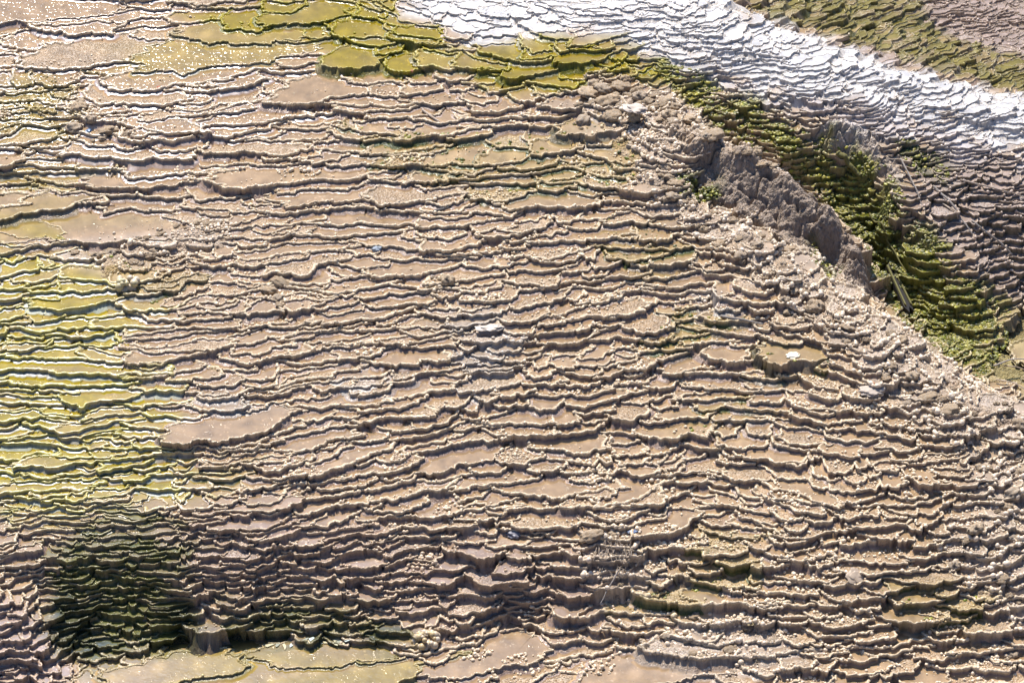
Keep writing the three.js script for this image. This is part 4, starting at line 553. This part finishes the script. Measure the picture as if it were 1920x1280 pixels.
{ // dark board standing in the channel
  const [a, b] = SPOTS.plank, A = new THREE.Vector3(a[0], surf(...a) + .016, a[1]), B = new THREE.Vector3(b[0], surf(...b) + .004, b[1]), root = new THREE.Group(), len = A.distanceTo(B);
  const s = new THREE.Shape(); s.moveTo(-len / 2, -.006); s.lineTo(-len / 4, -.011); s.lineTo(len / 2 - .02, -.014); s.lineTo(len / 2, -.006); s.lineTo(len / 2 - .022, .002); s.lineTo(len / 2 - .004, .012); s.lineTo(0, .014); s.lineTo(-len / 2 + .02, .010); s.lineTo(-len / 2 - .01, .003);
  const mk = (name, shape, d, mat, y) => { const m = new THREE.Mesh(new THREE.ExtrudeGeometry(shape, { depth: d, bevelEnabled: true, bevelSize: .002, bevelThickness: .002, bevelSegments: 2 }).rotateX(-Math.PI / 2), mat); m.name = name; m.position.y = y; root.add(m); };
  mk('board', s, .012, plain(.02, .018, .016, .6, 'rotten_wood'), 0);
  for (const k of [-1, 1]) { const e = new THREE.Shape(); e.moveTo(-len / 2, k * .009 - .0012); e.lineTo(len / 2 - .03, k * .011 - .0012); e.lineTo(len / 2 - .024, k * .011 + .0012); e.lineTo(-len / 2, k * .009 + .0012); mk('bark_strip', e, .004, mossStem, .0145); }
  root.position.copy(A).add(B).multiplyScalar(.5); root.quaternion.setFromUnitVectors(new THREE.Vector3(1, 0, 0), B.clone().sub(A).normalize());
  root.name = 'board'; tag(root, 'dark rotten board lying down the lower green channel', 'board'); root.name = 'rotten_board'; put(root);
}
{ // tuft of dry straw
  const [x, z] = SPOTS.tuft[0], parts = [], e = new THREE.Euler(), q = new THREE.Quaternion();
  for (let k = 0; k < 90; k++) {
    const l = .015 + .035 * rnd(), g = new THREE.CylinderGeometry(.0006, .0013, l, 4), a = rnd() * 6.3, d = .045 * Math.sqrt(rnd()), px = x + Math.cos(a) * d * 1.3, pz = z + Math.sin(a) * d;
    e.set(1.1 + rnd() * .9, rnd() * 6.3, (rnd() - .5) * 1.6); q.setFromEuler(e); g.applyQuaternion(q); g.translate(px, surf(px, pz) + .003 + .012 * rnd(), pz); parts.push(g);
  }
  thing('straw_tuft', new THREE.Mesh(mergeGeometries(parts), plain(.34, .28, .22, .85, 'dry_straw')), 'matted tuft of dry grey straw caught on the lower ledges', 'straw tuft');
  stick('straw', SPOTS.tuft_stem, .0026, greyStem, 'grey straw hanging down from the matted tuft', .016, .004);
}
{ // leaning shard
  const m = stone('mineral_shard', SPOTS.white_shard[0], .024, plain(.45, .36, .27, .55, 'pale_shard'), 'pale flat mineral shard leaning on the lower right ledges', 'shard', 1, [1.1, .22, .9], .5); m.rotation.set(.6, .5, -.35); m.position.y += .012;
}
function beadCluster(name, spot, R, n, r0, mats, label) {
  const root = new THREE.Group(), [x, z] = spot, geo = new THREE.IcosahedronGeometry(1, 3); root.position.set(x, surf(x, z), z);
  const core = new THREE.Mesh(lumpShapes[2], mats[0]); core.name = 'core'; core.scale.set(R, R * .8, R * .8); root.add(core);
  for (let k = 0; k < n; k++) { const u = rnd() * 6.283, v = rnd() * 1.45 - .25, m = new THREE.Mesh(geo, mats[k % mats.length]), r = r0 * (.6 + .7 * rnd()); m.name = k ? `nodule_${String(k).padStart(3, '0')}` : 'nodule'; m.scale.set(r, r * (.8 + .4 * rnd()), r); m.position.set(Math.cos(u) * Math.cos(v) * R * 1.1, Math.sin(v) * R * .8 + .004, Math.sin(u) * Math.cos(v) * R * .85); root.add(m); }
  root.name = numbered(name); tag(root, label, 'nodules'); return put(root);
}
const creamMats = [plain(.54, .44, .31, .4, 'cream'), plain(.58, .49, .37, .4, 'pale_cream'), plain(.48, .37, .20, .4, 'buff')];
beadCluster('nodule_cluster', SPOTS.cluster[0], .034, 46, .0095, creamMats, 'rounded cluster of cream beads at the end of the bottom pool');
beadCluster('crusted_knob', SPOTS.knob[0], .030, 16, .010, [plain(.55, .47, .34, .35, 'wet_white'), plain(.50, .44, .26, .35, 'wet_cream')], 'white wet knob at the edge of the yellow green terraces');
{ // overhanging cap stone on the crest
  const [x, z] = SPOTS.cap[0], root = new THREE.Group(), cap = new THREE.Mesh(stoneShapes[1], plain(.46, .40, .34, .6, 'cap_stone')), stem = new THREE.Mesh(stoneShapes[2], plain(.30, .25, .18, .7, 'stem_stone'));
  cap.name = 'cap'; cap.scale.set(.036, .013, .024); cap.position.y = .05; cap.rotation.z = -.12; stem.name = 'stem'; stem.scale.set(.02, .034, .016); stem.position.y = .016; root.add(cap, stem);
  root.position.set(x, surf(x, z), z); root.name = 'capped_stone'; tag(root, 'pale capped stone overhanging a narrow foot on the upper crest', 'stone'); put(root);
}
{ // flakes afloat on the bottom pool
  const mats = [plain(.38, .36, .22, .6, 'drift_a'), plain(.20, .22, .16, .6, 'drift_b'), plain(.46, .40, .24, .6, 'drift_c'), plain(.30, .38, .36, .5, 'drift_d')];
  SPOTS.drift_many.forEach(([x, z], i) => {
    const s = new THREE.Shape(), n = 6; for (let k = 0; k < n; k++) { const a = k / n * 6.283, r = .008 * (.5 + .8 * rnd()); s[k ? 'lineTo' : 'moveTo'](Math.cos(a) * r * 1.6, Math.sin(a) * r * .8); }
    const m = new THREE.Mesh(new THREE.ExtrudeGeometry(s, { depth: .0012, bevelEnabled: false }).rotateX(-Math.PI / 2), mats[i % 4]); m.rotation.set(.1 * (rnd() - .5), rnd() * 6, .1 * (rnd() - .5)); m.position.set(x, surf(x, z) + .0015, z);
    thing('drift_flake', m, 'small plant flake adrift along the back edge of the bottom pool', 'flake', 'flakes adrift on the bottom pool');
  });
}


renderer.render(scene, camera);
